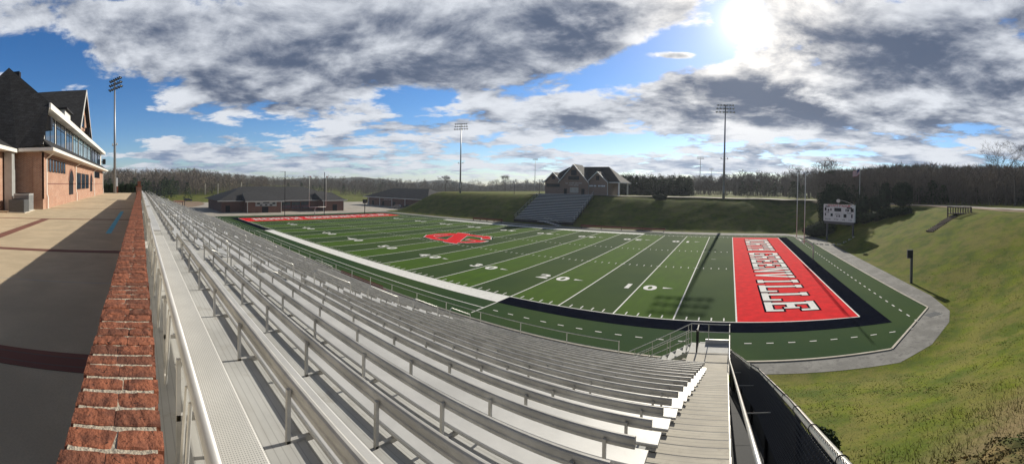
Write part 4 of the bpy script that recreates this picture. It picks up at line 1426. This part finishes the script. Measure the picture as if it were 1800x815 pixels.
MB().box(-122, -121.9, 28.4, 29.9, 0, 2.5).build('doorway', 'dark', fh)
sb = empty('wall_scoreboard', (-117.18, 41.0, 2.45), 'wide pale scoreboard panel with dark windows mounted on the field house bay', 'scoreboard')
MB().box(0, .12, -3.7, 3.7, 0, 1.75).build('panel', 'acl', sb)
for (a, c, z0, z1) in ((-1.1, 1.1, 1.15, 1.6), (-3.2, -2.2, .75, 1.3), (2.2, 3.2, .75, 1.3), (-.4, .4, .25, .7), (-2.2, -1.4, .15, .55), (1.2, 2.2, .15, .6)):
    MB().box(.12, .14, a, c, z0, z1).build('display_window', 'dark', sb)
e = empty('side_field_building', (0, 0, 0), 'second brown brick building with hip roof between the field house and the grassy bank', 'building')
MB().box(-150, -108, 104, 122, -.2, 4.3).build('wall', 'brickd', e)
hiproof(MB(), -151.5, -106.5, 102.5, 123.5, 4.3, 9.0, 10).build('roof', 'shingle', e)
MB().box(-151.5, -106.5, 102.38, 102.49, 4.1, 4.35).build('fascia', 'trim', e)
for k in range(4):
    MB().box(-149 + k * 9, -148.7 + k * 9, 103.9, 103.99, 0, 4.1).build('downspout', 'trim', e)
for k in range(3):
    MB().box(-146 + k * 8, -144.4 + k * 8, 103.93, 103.99, 0, 2.4).build('door', 'dark', e)
faint_letters(e, -134, 103.999, 3.1, .45, (8, 6), 3)

# vehicles beside it


def car(loc, rz, m, label):
    e = empty('parked_car', loc, label, 'car', 'cars parked by the side building', rz)
    prof = [(-2.2, .35), (2.2, .35), (2.3, .8), (1.9, 1.05), (1.1, 1.12), (.5, 1.65), (-1.6, 1.7), (-2.15, 1.15), (-2.3, .8)]
    MB().prism([(x, -.88, z) for x, z in prof], (0, 1.76, 0)).build('body', m, e)
    MB().prism([(1.0, -.90, 1.14), (.5, -.90, 1.58), (-1.5, -.90, 1.62), (-1.95, -.90, 1.16)], (0, 1.80, 0)).build('side_glass', 'glass', e)
    for x in (-1.45, 1.45):
        for y in (-.8, .8):
            w_ = MB().tube([(x, y - .12, .34), (x, y + .12, .34)], .34, 14).build('wheel', 'tyre', e)
            MB().tube([(x, y - .13, .34), (x, y + .13, .34)], .19, 10).build('rim', 'lens', w_)
    for y in (-.6, .6):
        MB().box(2.28, 2.32, y - .17, y + .17, .72, .86).build('headlight', 'lens', e)


p = pt(690, 361, 0); car((-119.5, 97.5, .02), radians(200), 'car', 'grey parked car before the second brown brick building')
car((-113.5, 99.8, .02), radians(170), 'card', 'dark parked car nearer the grassy bank')
car((-116.4, 101.2, .02), radians(185), 'card', 'dark parked car half hidden behind the grey car')
car((-200, 26, .2), radians(90), 'card', 'tiny dark cart on the ball field edge by the wood')
for (x_, y_, h_) in ((-250, 44, 11), (-246, 52, 11), (-238, 66, 12)):
    e = empty('ball_field_pole', (x_, y_, 0), 'slim pale pole by the distant bleachers on the ball field edge', 'pole', 'slim poles at the ball field')
    MB().tube([(0, 0, 0), (0, 0, h_)], .25, 6).build('pole', 'kerb', e)
e = empty('dugout', (-152, 16, 0), 'small open red brown dugout on the ball field grass', 'dugout')
MB().box(-4, 4, -2, 2, 2.6, 2.85).build('roof', 'copin', e)
for x in (-3.8, 3.8):
    for y in (-1.8, 1.8):
        MB().box(x - .1, x + .1, y - .1, y + .1, 0, 2.6).build('post', 'dark', e)
e = empty('distant_bleacher', (-252, 62, 0), 'distant pale set of bleachers at the ball field edge', 'bleacher')
for k in range(5):
    MB().box(-2 + k, -1.2 + k, -12, 12, .4 + k * .5, .5 + k * .5).build('seat_plank', 'kerb', e)

# ------------------------------------------------------------------ scoreboard at the near end of the field
q0 = at(1448.5, 74); q1 = at(1503, 70)
dirv = (q1 - q0); rz_ = atan2(dirv.y, dirv.x); wid = dirv.length
zb0 = ztop(1450, 387.5, 74); zt0 = ztop(1450, 358.5, 74)
hb = zt0 - zb0
e = empty('scoreboard', (q0.x, q0.y, zb0), 'white stadium scoreboard with dark display windows before the tall hedge', 'scoreboard', None, rz_)
MB().box(0, wid, 0, .35, 0, hb).build('panel', 'white', e)
for (a, b_, c, d) in ((.36, .60, .58, .80), (.06, .84, .20, .90), (.04, .62, .10, .80), (.14, .60, .19, .72), (.23, .62, .265, .76), (.24, .30, .31, .46), (.05, .32, .085, .46), (.76, .78, .92, .86), (.72, .62, .75, .76), (.77, .62, .83, .74), (.88, .60, .97, .80), (.66, .26, .75, .46), (.90, .26, .94, .46), (.42, .28, .47, .34), (.5, .28, .55, .36)):
    MB().box(a * wid, c * wid, -.03, -.001, b_ * hb, d * hb).build('display_window', 'dark', e)
put_text('scoreboard_lettering', 'YOUNTS STADIUM', .62, (wid / 2, -.03, hb * .93), (pi / 2, 0, 0), 'flagr', e, .01)
for a, t_ in ((.13, 'HOME'), (.84, 'GUEST'), (.47, 'DOWN'),):
    put_text('scoreboard_lettering', t_, .34, (a * wid, -.03, hb * (.52 if t_ != 'DOWN' else .42)), (pi / 2, 0, 0), 'dark', e, .005)
for a, t_ in ((.15, 'BALL ON'), (.42, 'TO GO'), (.66, 'QTR'), (.88, 'T.O.L.')):
    put_text('scoreboard_lettering', t_, .32, (a * wid, -.03, hb * .12), (pi / 2, 0, 0), 'dark', e, .005)
for x_ in (.6, wid - .6):
    gp = e.location + Vector((cos(rz_) * x_, sin(rz_) * x_, 0))
    MB().box(x_ - .15, x_ + .15, .36, .66, ground(gp.x, gp.y) - zb0 - .5, hb * .9).build('support_post', 'ac', e)
MB().box(.2, wid - .2, .02, .3, -.55, -.02).build('lower_beam', 'ac', e)
P = [(wid * (.45 + .55 * k / 10), .2, hb + .95 - 1.15 * (k / 10) ** 2) for k in range(11)]
MB().tube(P, .035, 6).build('arched_trim', 'trim', e)
cr = MB().tube([(wid * .47, .15, hb), (wid * .47, .15, hb + 1.1)], .05, 6).build('crest_post', 'ac', e)
MB().tube([(wid * .47, .0, hb + .8), (wid * .47, .25, hb + .8)], .38, 12).build('crest_disc', 'trim', cr)

# flag on its pole
pf = at(1511, 92); pf.z = 7.0
zt_ = ztop(1511, 294, 92)
e = empty('flag_pole', pf, 'white flag pole behind the hedges at the near corner', 'flag pole')
MB().tube([(0, 0, -.3), (0, 0, zt_ - 7.0)], .09, 8, .05).build('pole', 'trim', e, smooth=True)
MB().tube([(0, 0, zt_ - 7.0), (0, 0, zt_ - 6.8)], .12, 8).build('finial', 'trim', e)
fl = empty('american_flag', (pf.x, pf.y, zt_ - .2), 'striped american flag drooping from the pole behind the hedges', 'flag')
parts = {'flagr': MB(), 'flagw': MB(), 'flagb': MB()}


def fp(s, t):   # s along the fly 0..1, t down the hoist 0..1
    return (-(s * 1.75) - .05, .25 * sin(s * 7 + t * 2), -(t * 1.6) - s * 1.25 * (1 + .25 * sin(s * 5)))


for i in range(13):
    for j in range(12):
        c_ = 'flagb' if (i < 7 and j < 5) else ('flagr' if i % 2 == 0 else 'flagw')
        parts[c_].quad(fp(j / 12, i / 13), fp((j + 1) / 12, i / 13), fp((j + 1) / 12, (i + 1) / 13), fp(j / 12, (i + 1) / 13))
for k_, nm in (('flagr', 'red_stripes'), ('flagw', 'white_stripes'), ('flagb', 'canton')):
    parts[k_].build(nm, k_, fl)

# wooden overlook with steps down the bank
pd = Vector((35.4, 50.6, 0)); pd.z = ground(pd.x, pd.y)
rzd = radians(-32)
e = empty('wooden_overlook', pd, 'dark timber railed overlook at the top of the grass bank', 'deck', None, rzd)
MB().box(-1.9, 1.9, -.9, 1.2, .0, .18).build('platform', 'wood', e)
b = MB()
for k in range(10):
    x_ = -1.85 + 3.7 * k / 9
    b.box(x_ - .06, x_ + .06, -.88, -.78, .18, 1.15)
b.build('baluster_lattice', 'wood', e)
b = MB()
for k in range(10):
    x_ = -1.85 + 3.7 * k / 9
    b.box(x_ - .06, x_ + .06, 1.08, 1.18, .18, 1.15)
b.build('baluster_lattice', 'wood', e)
for yy in (-.9, 1.06):
    MB().box(-1.95, 1.95, yy - .04, yy + .16, 1.15, 1.27).build('top_rail', 'wood', e)
for x_ in (-1.9, 1.9):
    for yy in (-.85, 1.1):
        MB().box(x_ - .1, x_ + .1, yy - .1, yy + .1, -1.4, 1.3).build('corner_post', 'wood', e)
st = empty('bank_steps', (0, 0, 0), 'dark timber steps with pale stones running down the bank from the overlook', 'steps')
a_ = Vector((34.0, 50.0)); c_ = Vector((28.8, 48.6))
for k in range(14):
    p = a_.lerp(c_, k / 13); z = ground(p.x, p.y)
    MB().box(-.24, .24, -.75, .75, -.15, .14).build('step', 'wood', st, (p.x, p.y, z)).rotation_euler = (0, 0, atan2(1.4, 5.2))
rg = random.Random(5)
for k in range(16):
    t_ = k / 15
    p = a_.lerp(c_, t_) + Vector((rg.uniform(-.2, .2), .55 + rg.uniform(-.3, .3))); z = ground(p.x, p.y)
    s = rg.uniform(.12, .26)
    bb = MB().tube([(0, 0, -.05), (0, 0, s * .5), (0, 0, s)], s, 6, s * .5); bb.build('stone', 'rock', st, (p.x, p.y, z))
# drain cover in the path
dr = empty('drain_cover', (15.2, 25.3, .014), 'pair of dark drain covers in the bend of the grey path', 'drain', None, radians(15))
MB().box(-.5, .05, -.42, .35, 0, .008).build('grate', 'ac', dr)
MB().box(.1, .75, -.45, .32, 0, .008).build('grate', 'ac', dr)
# low wall ringing the scoreboard bed
b = MB()
for k in range(9):
    a = radians(200 + k * 14)
    c0 = (q0 + q1) / 2
    x_, y_ = c0.x - 1 + 4.6 * cos(a), c0.y - .5 + 3.6 * sin(a)
    s_o = MB().box(-.3, .3, -.15, .15, -.2, .18).build('edging_stone', 'rock', None, (x_, y_, ground(x_, y_))); s_o.rotation_euler = (0, 0, a + pi / 2)
    tag(s_o, 'pale stone in the low arc edging the planting below the scoreboard', 'stone', 'edging stones below the scoreboard')

# street lamps beyond the bank and distant poles
for u_, vt, r_ in ((1119, 321, 125), (1142, 322, 132), (904, 318, 122), (948, 315, 116)):
    p = at(u_, r_); z0 = ground(p.x, p.y)
    e = empty('street_lamp', (p.x, p.y, z0), 'slim dark street lamp with round head beyond the far bank', 'street lamp', 'street lamps beyond the far bank')
    h_ = ztop(u_, vt, r_) - z0
    MB().tube([(0, 0, -.1), (0, 0, h_ - .35)], .07, 6).build('pole', 'dark', e)
    MB().tube([(0, 0, h_ - .35), (0, 0, h_ - .1), (0, 0, h_)], .2, 8, .1).build('lamp_head', 'trim', e)

# ------------------------------------------------------------------ plants
def leafy(b, c, rx, ry, rz, n, s, rng, flat=.0, lo=-1.0):
    """n small leaf faces through the outer shell of an ellipsoid"""
    for _ in range(n):
        while True:
            d = Vector((rng.gauss(0, 1), rng.gauss(0, 1), rng.gauss(0, 1))).normalized()
            if d.z > lo: break
        k = rng.uniform(.72, 1.04) * (1 + .09 * sin(d.x * 7 + d.z * 5) + .06 * sin(d.y * 11 + d.z * 9))
        p = Vector((c[0] + d.x * rx * k, c[1] + d.y * ry * k, c[2] + d.z * rz * k))
        a = Vector((rng.gauss(0, 1), rng.gauss(0, 1), rng.gauss(0, 1))).normalized()
        t = a.cross(d).normalized() * s * rng.uniform(.6, 1.3); q = t.cross(a).normalized() * s * rng.uniform(.5, 1.0)
        b.add([p - t, p - q * .6, p + t, p + q], [(0, 1, 2, 3)])


def bush(name, loc, rx, ry, rz, label, cat, group=None, n=2600, s=.16, m='hedge', sink=.0, seed=1, extra=()):
    rng_ = random.Random(seed)
    e = empty(name, loc, label, cat, group)
    b = MB()
    # solid inner body so that the bush is dense
    def core(cc, ax, ay, az2):
        N1, N2 = 12, 7
        vs = []
        for j in range(N2 + 1):
            ph = -pi / 2 + pi * j / N2
            for i in range(N1):
                an = 2 * pi * i / N1
                k = .86 * (1 + .05 * sin(3 * an + j))
                vs.append((cc[0] + ax * k * cos(ph) * cos(an), cc[1] + ay * k * cos(ph) * sin(an), cc[2] + az2 * k * sin(ph)))
        b.add(vs, [(j * N1 + i, j * N1 + (i + 1) % N1, (j + 1) * N1 + (i + 1) % N1, (j + 1) * N1 + i) for j in range(N2) for i in range(N1)])
    core((0, 0, rz * .85), rx, ry, rz)
    leafy(b, (0, 0, rz * .85), rx, ry, rz, n, s, rng_, lo=-.8)
    for (ox, oy, oz, ax, ay, az2, k) in extra:
        core((ox, oy, oz), ax, ay, az2)
        leafy(b, (ox, oy, oz), ax, ay, az2, k, s, rng_, lo=-.8)
    b.build('foliage', m, e)
    MB().tube([(0, 0, -.4), (0, 0, rz * .8)], .12, 6).build('stem', 'bark', e)
    return e


def gp_(u, r):
    return gpz(u, r)


def gpz(u, r):
    p = at(u, r); p.z = ground(p.x, p.y)
    return p


for (u_, vt, r_, wd_, n_, lab, ex) in ((1468, 321, 86, 62, 6500, 'largest dark evergreen bush, domed behind the scoreboard', 1), (1586, 321, 84, 36, 4200, 'tall square-topped evergreen bush by the end of the hedge near the road', 2), (1556, 320, 84, 20, 2600, 'upright columnar evergreen bush beside the square-topped bush', 0),
                                (1538, 344, 84, 24, 2200, 'small rounded evergreen in the hedge between the taller bushes', 0), (1516, 343, 84, 26, 2200, 'low evergreen beside the domed bush behind the scoreboard', 0)):
    p = gp_(u_, r_); hz_t = (ztop(u_, vt, r_) - p.z) / 1.85; rx_ = wd_ / 2 / F * r_
    exs = ((-rx_ * .35, -.5, hz_t * .6, rx_ * .7, 2.6, hz_t * .85, 2000), (rx_ * .45, -.6, hz_t * .5, rx_ * .6, 2.4, hz_t * .7, 1800)) if ex == 1 else (((-rx_ * .3, 0, hz_t * 1.0, rx_ * .72, 2.0, hz_t * .8, 1500), (rx_ * .3, 0, hz_t * .95, rx_ * .72, 2.0, hz_t * .82, 1500)) if ex == 2 else ())
    bush('evergreen_bush', p, rx_, min(rx_, 2.6), hz_t, lab, 'bush', n=n_, s=.17, seed=int(u_), extra=exs)
bush('evergreen_bush', gp_(1160, 101), 2.0, 1.3, 1.1, 'low clipped bush alone on top of the far bank beside the road', 'bush', n=1500, s=.12, seed=5)
# planting on the slope behind and beside the scoreboard
for i, (u_, r_, a, h, lab) in enumerate(((1432, 80, 2.6, 1.5, 'dark shrub at the open side of the scoreboard'), (1520, 78, 2.4, 1.3, 'dark shrub on the slope just past the scoreboard'), (1542, 76, 2.6, 1.2, 'spreading shrub below the small hedge'), (1566, 75, 2.7, 1.2, 'spreading shrub below the columnar bush'), (1495, 80, 2.6, 2.0, 'dark shrub directly behind the scoreboard panel'), (1450, 79, 2.6, 2.0, 'dark shrub behind the scoreboard lettering'), (1588, 73, 2.0, .9, 'lowest spreading shrub at the grassy end of the bed'))):
    bush('shrub', gp_(u_, r_), a, a * .8, h, lab, 'shrub', 'shrubs round the scoreboard', n=1500, s=.15, seed=20 + i)
for i in range(9):
    bush('clipped_bush', (-82.5, -9.6 + i * 1.15 + (0 if i != 4 else .2), PZ - .2), .85, .75, 1.35, ['dark clipped bush in the row at the end of the plaza', 'dark clipped bush in the row at the end of the plaza'][i % 2], 'bush', 'clipped bushes closing the end of the plaza', n=700, s=.10, seed=60 + i)


def tube_fast(b, p, q, r0, r1, n=3):
    t = (q - p).normalized()
    a = Vector((0, 0, 1)) if abs(t.z) < .9 else Vector((1, 0, 0))
    u_ = t.cross(a).normalized(); w_ = t.cross(u_)
    base = len(b.v)
    for pp, rr in ((p, r0), (q, r1)):
        for k in range(n):
            an = 2 * pi * k / n
            b.v.append(tuple(pp + (u_ * cos(an) + w_ * sin(an)) * rr))
    for k in range(n):
        b.f.append((base + k, base + (k + 1) % n, base + n + (k + 1) % n, base + n + k)); b.mi.append(0)


def grow(b, p, d, L, r, lev, rng_, split=3, minr=.01, spread=.6):
    n = 3
    for i in range(n):
        q = p + d * L / n
        r2 = r * .82
        tube_fast(b, p, q, r, r2, 4 if lev > 2 else 3)
        if lev > 0 and i > 0:
            nd = (d + Vector((rng_.gauss(0, spread), rng_.gauss(0, spread), rng_.gauss(0, spread * .5)))).normalized()
            grow(b, q, nd, L * .62, max(minr, r2 * .6), lev - 1, rng_, split, minr, spread)
        p = q; r = r2
        d = (d + Vector((rng_.gauss(0, .12), rng_.gauss(0, .12), .06))).normalized()
    if lev > 0:
        for _ in range(split):
            nd = (d + Vector((rng_.gauss(0, spread), rng_.gauss(0, spread), rng_.gauss(0.1, spread * .5)))).normalized()
            grow(b, p, nd, L * rng_.uniform(.55, .8), max(minr, r * .7), lev - 1, rng_, split, minr, spread)


def bare_tree(loc, H, label, seed, lev=4, tr=.22, minr=.025, group=None):
    rng_ = random.Random(seed)
    e = empty('bare_tree', loc, label, 'tree', group)
    b = MB(); top = Vector((rng_.uniform(-.3, .3), rng_.uniform(-.3, .3), H * .42))
    tube_fast(b, Vector((0, 0, -.4)), Vector((0, 0, H * .2)), tr, tr * .9, 7); tube_fast(b, Vector((0, 0, H * .2)), top, tr * .9, tr * .75, 7)
    b.build('trunk', 'bark', e)
    c = MB()
    for k in range(4):
        d = Vector((rng_.gauss(0, .45), rng_.gauss(0, .45), 1)).normalized()
        grow(c, top if k < 2 else Vector((top.x * .8, top.y * .8, H * (.26 + .06 * k))), d, H * .26, tr * .5, lev, rng_, 2, minr)
    c.build('crown', 'bark', e)
    return e


for i, (u_, vt, r_, lab) in enumerate(((1784, 246, 92, 'big bare tree rising above the wood at the roadside'), (1752, 272, 100, 'smaller bare tree beside the big roadside tree'), (1401, 289, 125, 'bare tree directly behind the near goal post uprights'), (1441, 281, 130, 'wide bare tree behind the domed evergreen bush'), (1458, 279, 133, 'slim bare tree beside the wide one behind the domed bush'), (1331, 300, 150, 'thin bare tree beyond the bank past the floodlight mast'), (1300, 298, 170, 'bare tree just past the near floodlight mast'), (783, 308, 150, 'small dark bare tree beside the far bank mast'), (888, 306, 170, 'tiny bare tree standing before the gabled building'))):
    p = gp_(u_, r_)
    if abs(u_ - 800) < 150: p.z = 8
    bare_tree(p, ztop(u_, vt, r_) - p.z, lab, 100 + i, lev=3 if r_ > 110 else 4, tr=.16 if r_ > 110 else .26, minr=.045 if r_ > 110 else .022)


# woodland: bare trees merged into masses, each tree with trunk and twigs
def proto(kind, seed, n=110):
    rg_ = random.Random(seed)
    vs, fs = [], []
    def tri(a, b_, c):
        k = len(vs); vs.extend([a, b_, c]); fs.append((k, k + 1, k + 2))
    if kind == 'bare':
        for k in range(3):
            a = 2 * pi * k / 3
            k0 = len(vs)
            vs.extend([(.016 * cos(a), .016 * sin(a), -.03), (.016 * cos(a + 2.1), .016 * sin(a + 2.1), -.03), (.004, 0, .8)]); fs.append((k0, k0 + 1, k0 + 2))
        for _ in range(n):
            z = rg_.uniform(.18, .98)
            rad = .30 * sin(min(1, (1.02 - z) * 1.7) * pi / 2) * sqrt(rg_.random())
            an = rg_.uniform(0, 2 * pi)
            c = Vector((rad * cos(an), rad * sin(an), z))
            d = Vector((cos(an) * .6 + rg_.gauss(0, .35), sin(an) * .6 + rg_.gauss(0, .35), 1.1)).normalized()
            L = rg_.uniform(.06, .17)
            sd = d.cross(Vector((rg_.gauss(0, 1), rg_.gauss(0, 1), rg_.gauss(0, 1)))).normalized() * rg_.uniform(.0035, .010)
            tri(c - sd, c + sd, c + d * L)
    else:
        for _ in range(n * 2):
            z = rg_.uniform(.08, 1.0)
            rad = .24 * (1.02 - z) ** .7 * rg_.uniform(.4, 1.1)
            an = rg_.uniform(0, 2 * pi)
            c = Vector((rad * cos(an), rad * sin(an), z))
            d = Vector((cos(an), sin(an), rg_.uniform(-.6, .3))).normalized() * rg_.uniform(.05, .10)
            sd = Vector((-sin(an), cos(an), rg_.uniform(-.6, .6))) * rg_.uniform(.02, .045)
            tri(c - sd, c + sd, c + d)
    return [Vector(v_) for v_ in vs], fs


PR = {'bare': [proto('bare', k) for k in range(6)], 'pine': [proto('pine', 50 + k, 130) for k in range(4)]}


def wood(name, spots, kind, m, seed):
    rg_ = random.Random(seed)
    b = MB()
    for (x, y, z, h, wd) in spots:
        vs, fs = rg_.choice(PR[kind])
        a = rg_.uniform(0, 6.28); ca, sa = cos(a) * h * wd, sin(a) * h * wd
        k = len(b.v)
        b.v += [(x + v_.x * ca - v_.y * sa, y + v_.x * sa + v_.y * ca, z + v_.z * h) for v_ in vs]
        b.f += [(k + i, k + j, k + l) for i, j, l in fs]
    b.mi = [0] * len(b.f)
    o = b.build(name, m)
    return tag(o, kind='stuff')


rg = random.Random(11)


def interp(tab, u):
    for i in range(len(tab) - 1):
        if tab[i][0] <= u <= tab[i + 1][0]:
            f = (u - tab[i][0]) / (tab[i + 1][0] - tab[i][0])
            return tab[i][1] + f * (tab[i + 1][1] - tab[i][1])
    return tab[-1][1]


SKYL = [(150, 308), (200, 298), (240, 300), (290, 299), (340, 297), (380, 303), (440, 311), (520, 312), (600, 311), (640, 314), (700, 316), (760, 318), (830, 319), (900, 317), (960, 318), (1090, 312), (1200, 312), (1290, 308), (1340, 306),
        (1400, 305), (1450, 302), (1520, 297), (1580, 291), (1640, 291), (1690, 294), (1740, 292), (1850, 296)]


def band(u0, u1, r0, r1, n, hmin, hmax, drop=0):
    """trees between the photo columns u0..u1, distances r0..r1; the tallest reach the skyline the photo shows"""
    out = []
    for _ in range(n):
        u_ = rg.uniform(u0, u1); r_ = rg.uniform(r0, r1)
        p = at(u_, r_); z = ground(p.x, p.y)
        f = (r_ - r0) / (r1 - r0)
        vt = interp(SKYL, u_) + drop + (1 - f) * 14 * rg.random() + rg.uniform(-3.5, 7)
        h = ztop(u_, vt, r_) - z
        if h < hmin: h = rg.uniform(hmin, hmin * 1.2) if r_ < r0 + (r1 - r0) * .7 else hmin
        if h > hmax:
            z += (h - hmax); h = hmax
        out.append((p.x, p.y, z, h, rg.uniform(.8, 1.25)))
    return out


sp = band(150, 470, 255, 420, 1100, 9, 24) + band(440, 1000, 300, 470, 1000, 8, 22)
wood('far_wood', sp, 'bare', 'twig', 1)
sp = band(1085, 1480, 150, 270, 800, 8, 22) + band(1440, 1860, 95, 220, 1500, 8, 22)
wood('roadside_wood', sp, 'bare', 'twig', 2)
sp = [(p[0], p[1], p[2], p[3] * rg.uniform(.55, .8), 1.0) for p in band(150, 330, 200, 260, 40, 8, 20) + band(150, 700, 260, 400, 70, 8, 20) + band(1300, 1860, 105, 200, 110, 7, 18) + band(1480, 1700, 95, 110, 40, 7, 14, 18)]
sp += [(q.x, q.y, ground(q.x, q.y) - 1, rg.uniform(5, 8), 1.1) for q in (at(rg.uniform(1088, 1215), rg.uniform(128, 175)) for _ in range(110))]
wood('evergreen_undergrowth', sp, 'pine', 'pine', 3)

# pines in a row beyond the far bank
pp = []
vs, fs = PR['pine'][0]
for k in range(46):
    u_ = 1091 + k * 2.65 + rg.uniform(-1.2, 1.2); r_ = rg.uniform(132, 150)
    p = gp_(u_, r_)
    h = ztop(u_, 309 + rg.uniform(-4, 7), r_) - p.z
    e = empty('pine_tree', p, 'tall dark pine in the tight row beyond the far bank beside the gabled building', 'tree', 'pines in a row beyond the far bank', rg.uniform(0, 6))
    vs, fs = PR['pine'][k % 4]
    b = MB(); b.v = [(v_.x * h * 1.0, v_.y * h * 1.0, v_.z * h - .5) for v_ in vs]; b.f = list(fs); b.mi = [0] * len(fs)
    b.build('crown', 'pine', e)
    MB().tube([(0, 0, -.3), (0, 0, h * .9)], .16, 5, .04).build('trunk', 'bark', e)
for i, (u_, vt, r_, wd, lab) in enumerate(((1640, 317, 95, 1.0, 'tall dark conifer behind the overlook'), (1618, 326, 100, 1.4, 'broad green conifer beside the tall dark conifer'), (1460, 300, 120, 1.3, 'green conifer rising behind the domed evergreen bush'), (1540, 322, 110, 1.5, 'pale green conifer beyond the small hedge bushes'))):
    p = gp_(u_, r_); h = ztop(u_, vt, r_) - p.z
    e = empty('conifer_tree', p, lab, 'tree', 'conifers at the edge of the roadside wood')
    vs, fs = PR['pine'][i % 4]
    b = MB(); b.v = [(v_.x * h * 1.3 * wd, v_.y * h * 1.3 * wd, v_.z * h) for v_ in vs]; b.f = list(fs)
    v2, f2 = PR['pine'][(i + 1) % 4]; k0 = len(b.v)
    b.v += [(v_.y * h * 1.2 * wd, -v_.x * h * 1.2 * wd, v_.z * h * .96) for v_ in v2]; b.f += [(a + k0, c + k0, d + k0) for a, c, d in f2]; b.mi = [0] * len(b.f)
    b.build('crown', 'pine', e)
    MB().tube([(0, 0, -.3), (0, 0, h * .9)], .18, 5, .04).build('trunk', 'bark', e)

# far hills
b = MB(); N = 240
for j, (rr, hf) in enumerate(((700, 0), (900, .6), (1150, 1), (1500, 1.02), (2200, 0))):
    for k in range(N + 1):
        th = -2.1 + 3.4 * k / N
        hh = 36 + 13 * sin(th * 5.1 + 1) + 8 * sin(th * 13 + 2) + 4 * sin(th * 31) + 1.6 * sin(th * 83 + j) + random.uniform(-1.3, 1.3)
        if th < -.3: hh *= .92
        if -.85 < th < -.66: hh += 16 * sin((th + .85) / .19 * pi)
        hh = max(hh * .82, 5) * hf - 18 * (-sin(th)) * .4 * hf
        b.v.append((rr * sin(th), rr * cos(th), hh))
b.f = [(j * (N + 1) + k, j * (N + 1) + k + 1, (j + 1) * (N + 1) + k + 1, (j + 1) * (N + 1) + k) for j in range(4) for k in range(N)]
tag(b.build('hills', 'hill', smooth=True), kind='structure')

# dry brush and grass tufts on the near slope
b = MB(); rg = random.Random(21)
for _ in range(9000):
    x = rg.uniform(1.2, 9); y = rg.uniform(-1, 11)
    if fx(max(y, .6)) + .35 > x: continue
    d_ = (y - 4.6) - (x - 2) * .35
    dens = exp(-max(0, d_ - 1.5) * .55)
    if rg.random() > dens: continue
    z = ground(x, y)
    h = rg.uniform(.05, .26) * (1 if d_ < 3 else .6)
    a = rg.uniform(0, 6.28); w_ = rg.uniform(.004, .012)
    lean = Vector((rg.gauss(0, .35), rg.gauss(0, .35), 1)) * h
    b.add([(x - w_ * cos(a), y - w_ * sin(a), z - .02), (x + w_ * cos(a), y + w_ * sin(a), z - .02), (x + lean.x, y + lean.y, z + lean.z)], [(0, 1, 2)])
tag(b.build('dry_grass', 'brush'), kind='stuff')
b = MB()
for _ in range(70000):
    r_ = 3 + 45 * rg.random() ** .9; th_ = rg.uniform(.02, .86)
    x, y = r_ * sin(th_), r_ * cos(th_)
    if rg.random() < sm(22, 46, r_) or pdist(x, y) < .05 or (y < 18 and fx(min(17, max(y, .6))) + .25 > x): continue
    z = ground(x, y); k_ = .5 + r_ / 22
    h = rg.uniform(.006, .024) * k_; a = rg.uniform(0, 6.28); w_ = rg.uniform(.012, .032) * k_
    b.add([(x - w_ * cos(a), y - w_ * sin(a), z - .02), (x + w_ * cos(a), y + w_ * sin(a), z - .02), (x + rg.gauss(0, .05) * k_, y + rg.gauss(0, .05) * k_, z + h)], [(0, 1, 2)])
tag(b.build('grass', 'tuft'), kind='stuff')
p = Vector((2.35, 8.8, 0)); p.z = ground(p.x, p.y)
bush('shrub', p, .38, .6, .38, 'small dark shrub against the outer side of the chain link fence', 'shrub', n=1500, s=.045, seed=90)
for i, (x_, y_) in enumerate(((3.3, 5.7), (4.1, 5.4), (5.0, 5.3), (4.6, 4.7))):
    z_ = ground(x_, y_)
    bush('dry_shrub', (x_, y_, z_ - .1), .75, .55, .26, ['dry twiggy shrub nearest the fence on the brown slope', 'dry twiggy shrub in the middle of the brown slope', 'dry twiggy shrub farthest from the fence at the slope edge', 'lowest dry shrub at the bottom edge of the picture'][i], 'shrub', 'dry shrubs on the near slope', n=1600, s=.03, m='brush', seed=95 + i)

# ------------------------------------------------------------------ air
hzb = MB().box(-2500, 2500, -1400, 2500, -3, 90).build('haze', 'white')
hm = bpy.data.materials.new('haze air'); hm.use_nodes = True
ht = NT(hm.node_tree); hm.node_tree.nodes.clear()
pv = ht.n('ShaderNodeVolumePrincipled'); pv.inputs['Color'].default_value = (.80, .88, 1.0, 1); pv.inputs['Density'].default_value = .00026; pv.inputs['Anisotropy'].default_value = .3
ho = ht.n('ShaderNodeOutputMaterial'); ht.link(pv.outputs[0], ho.inputs['Volume'])
hzb.data.materials.clear(); hzb.data.materials.append(hm)
tag(hzb, kind='stuff')
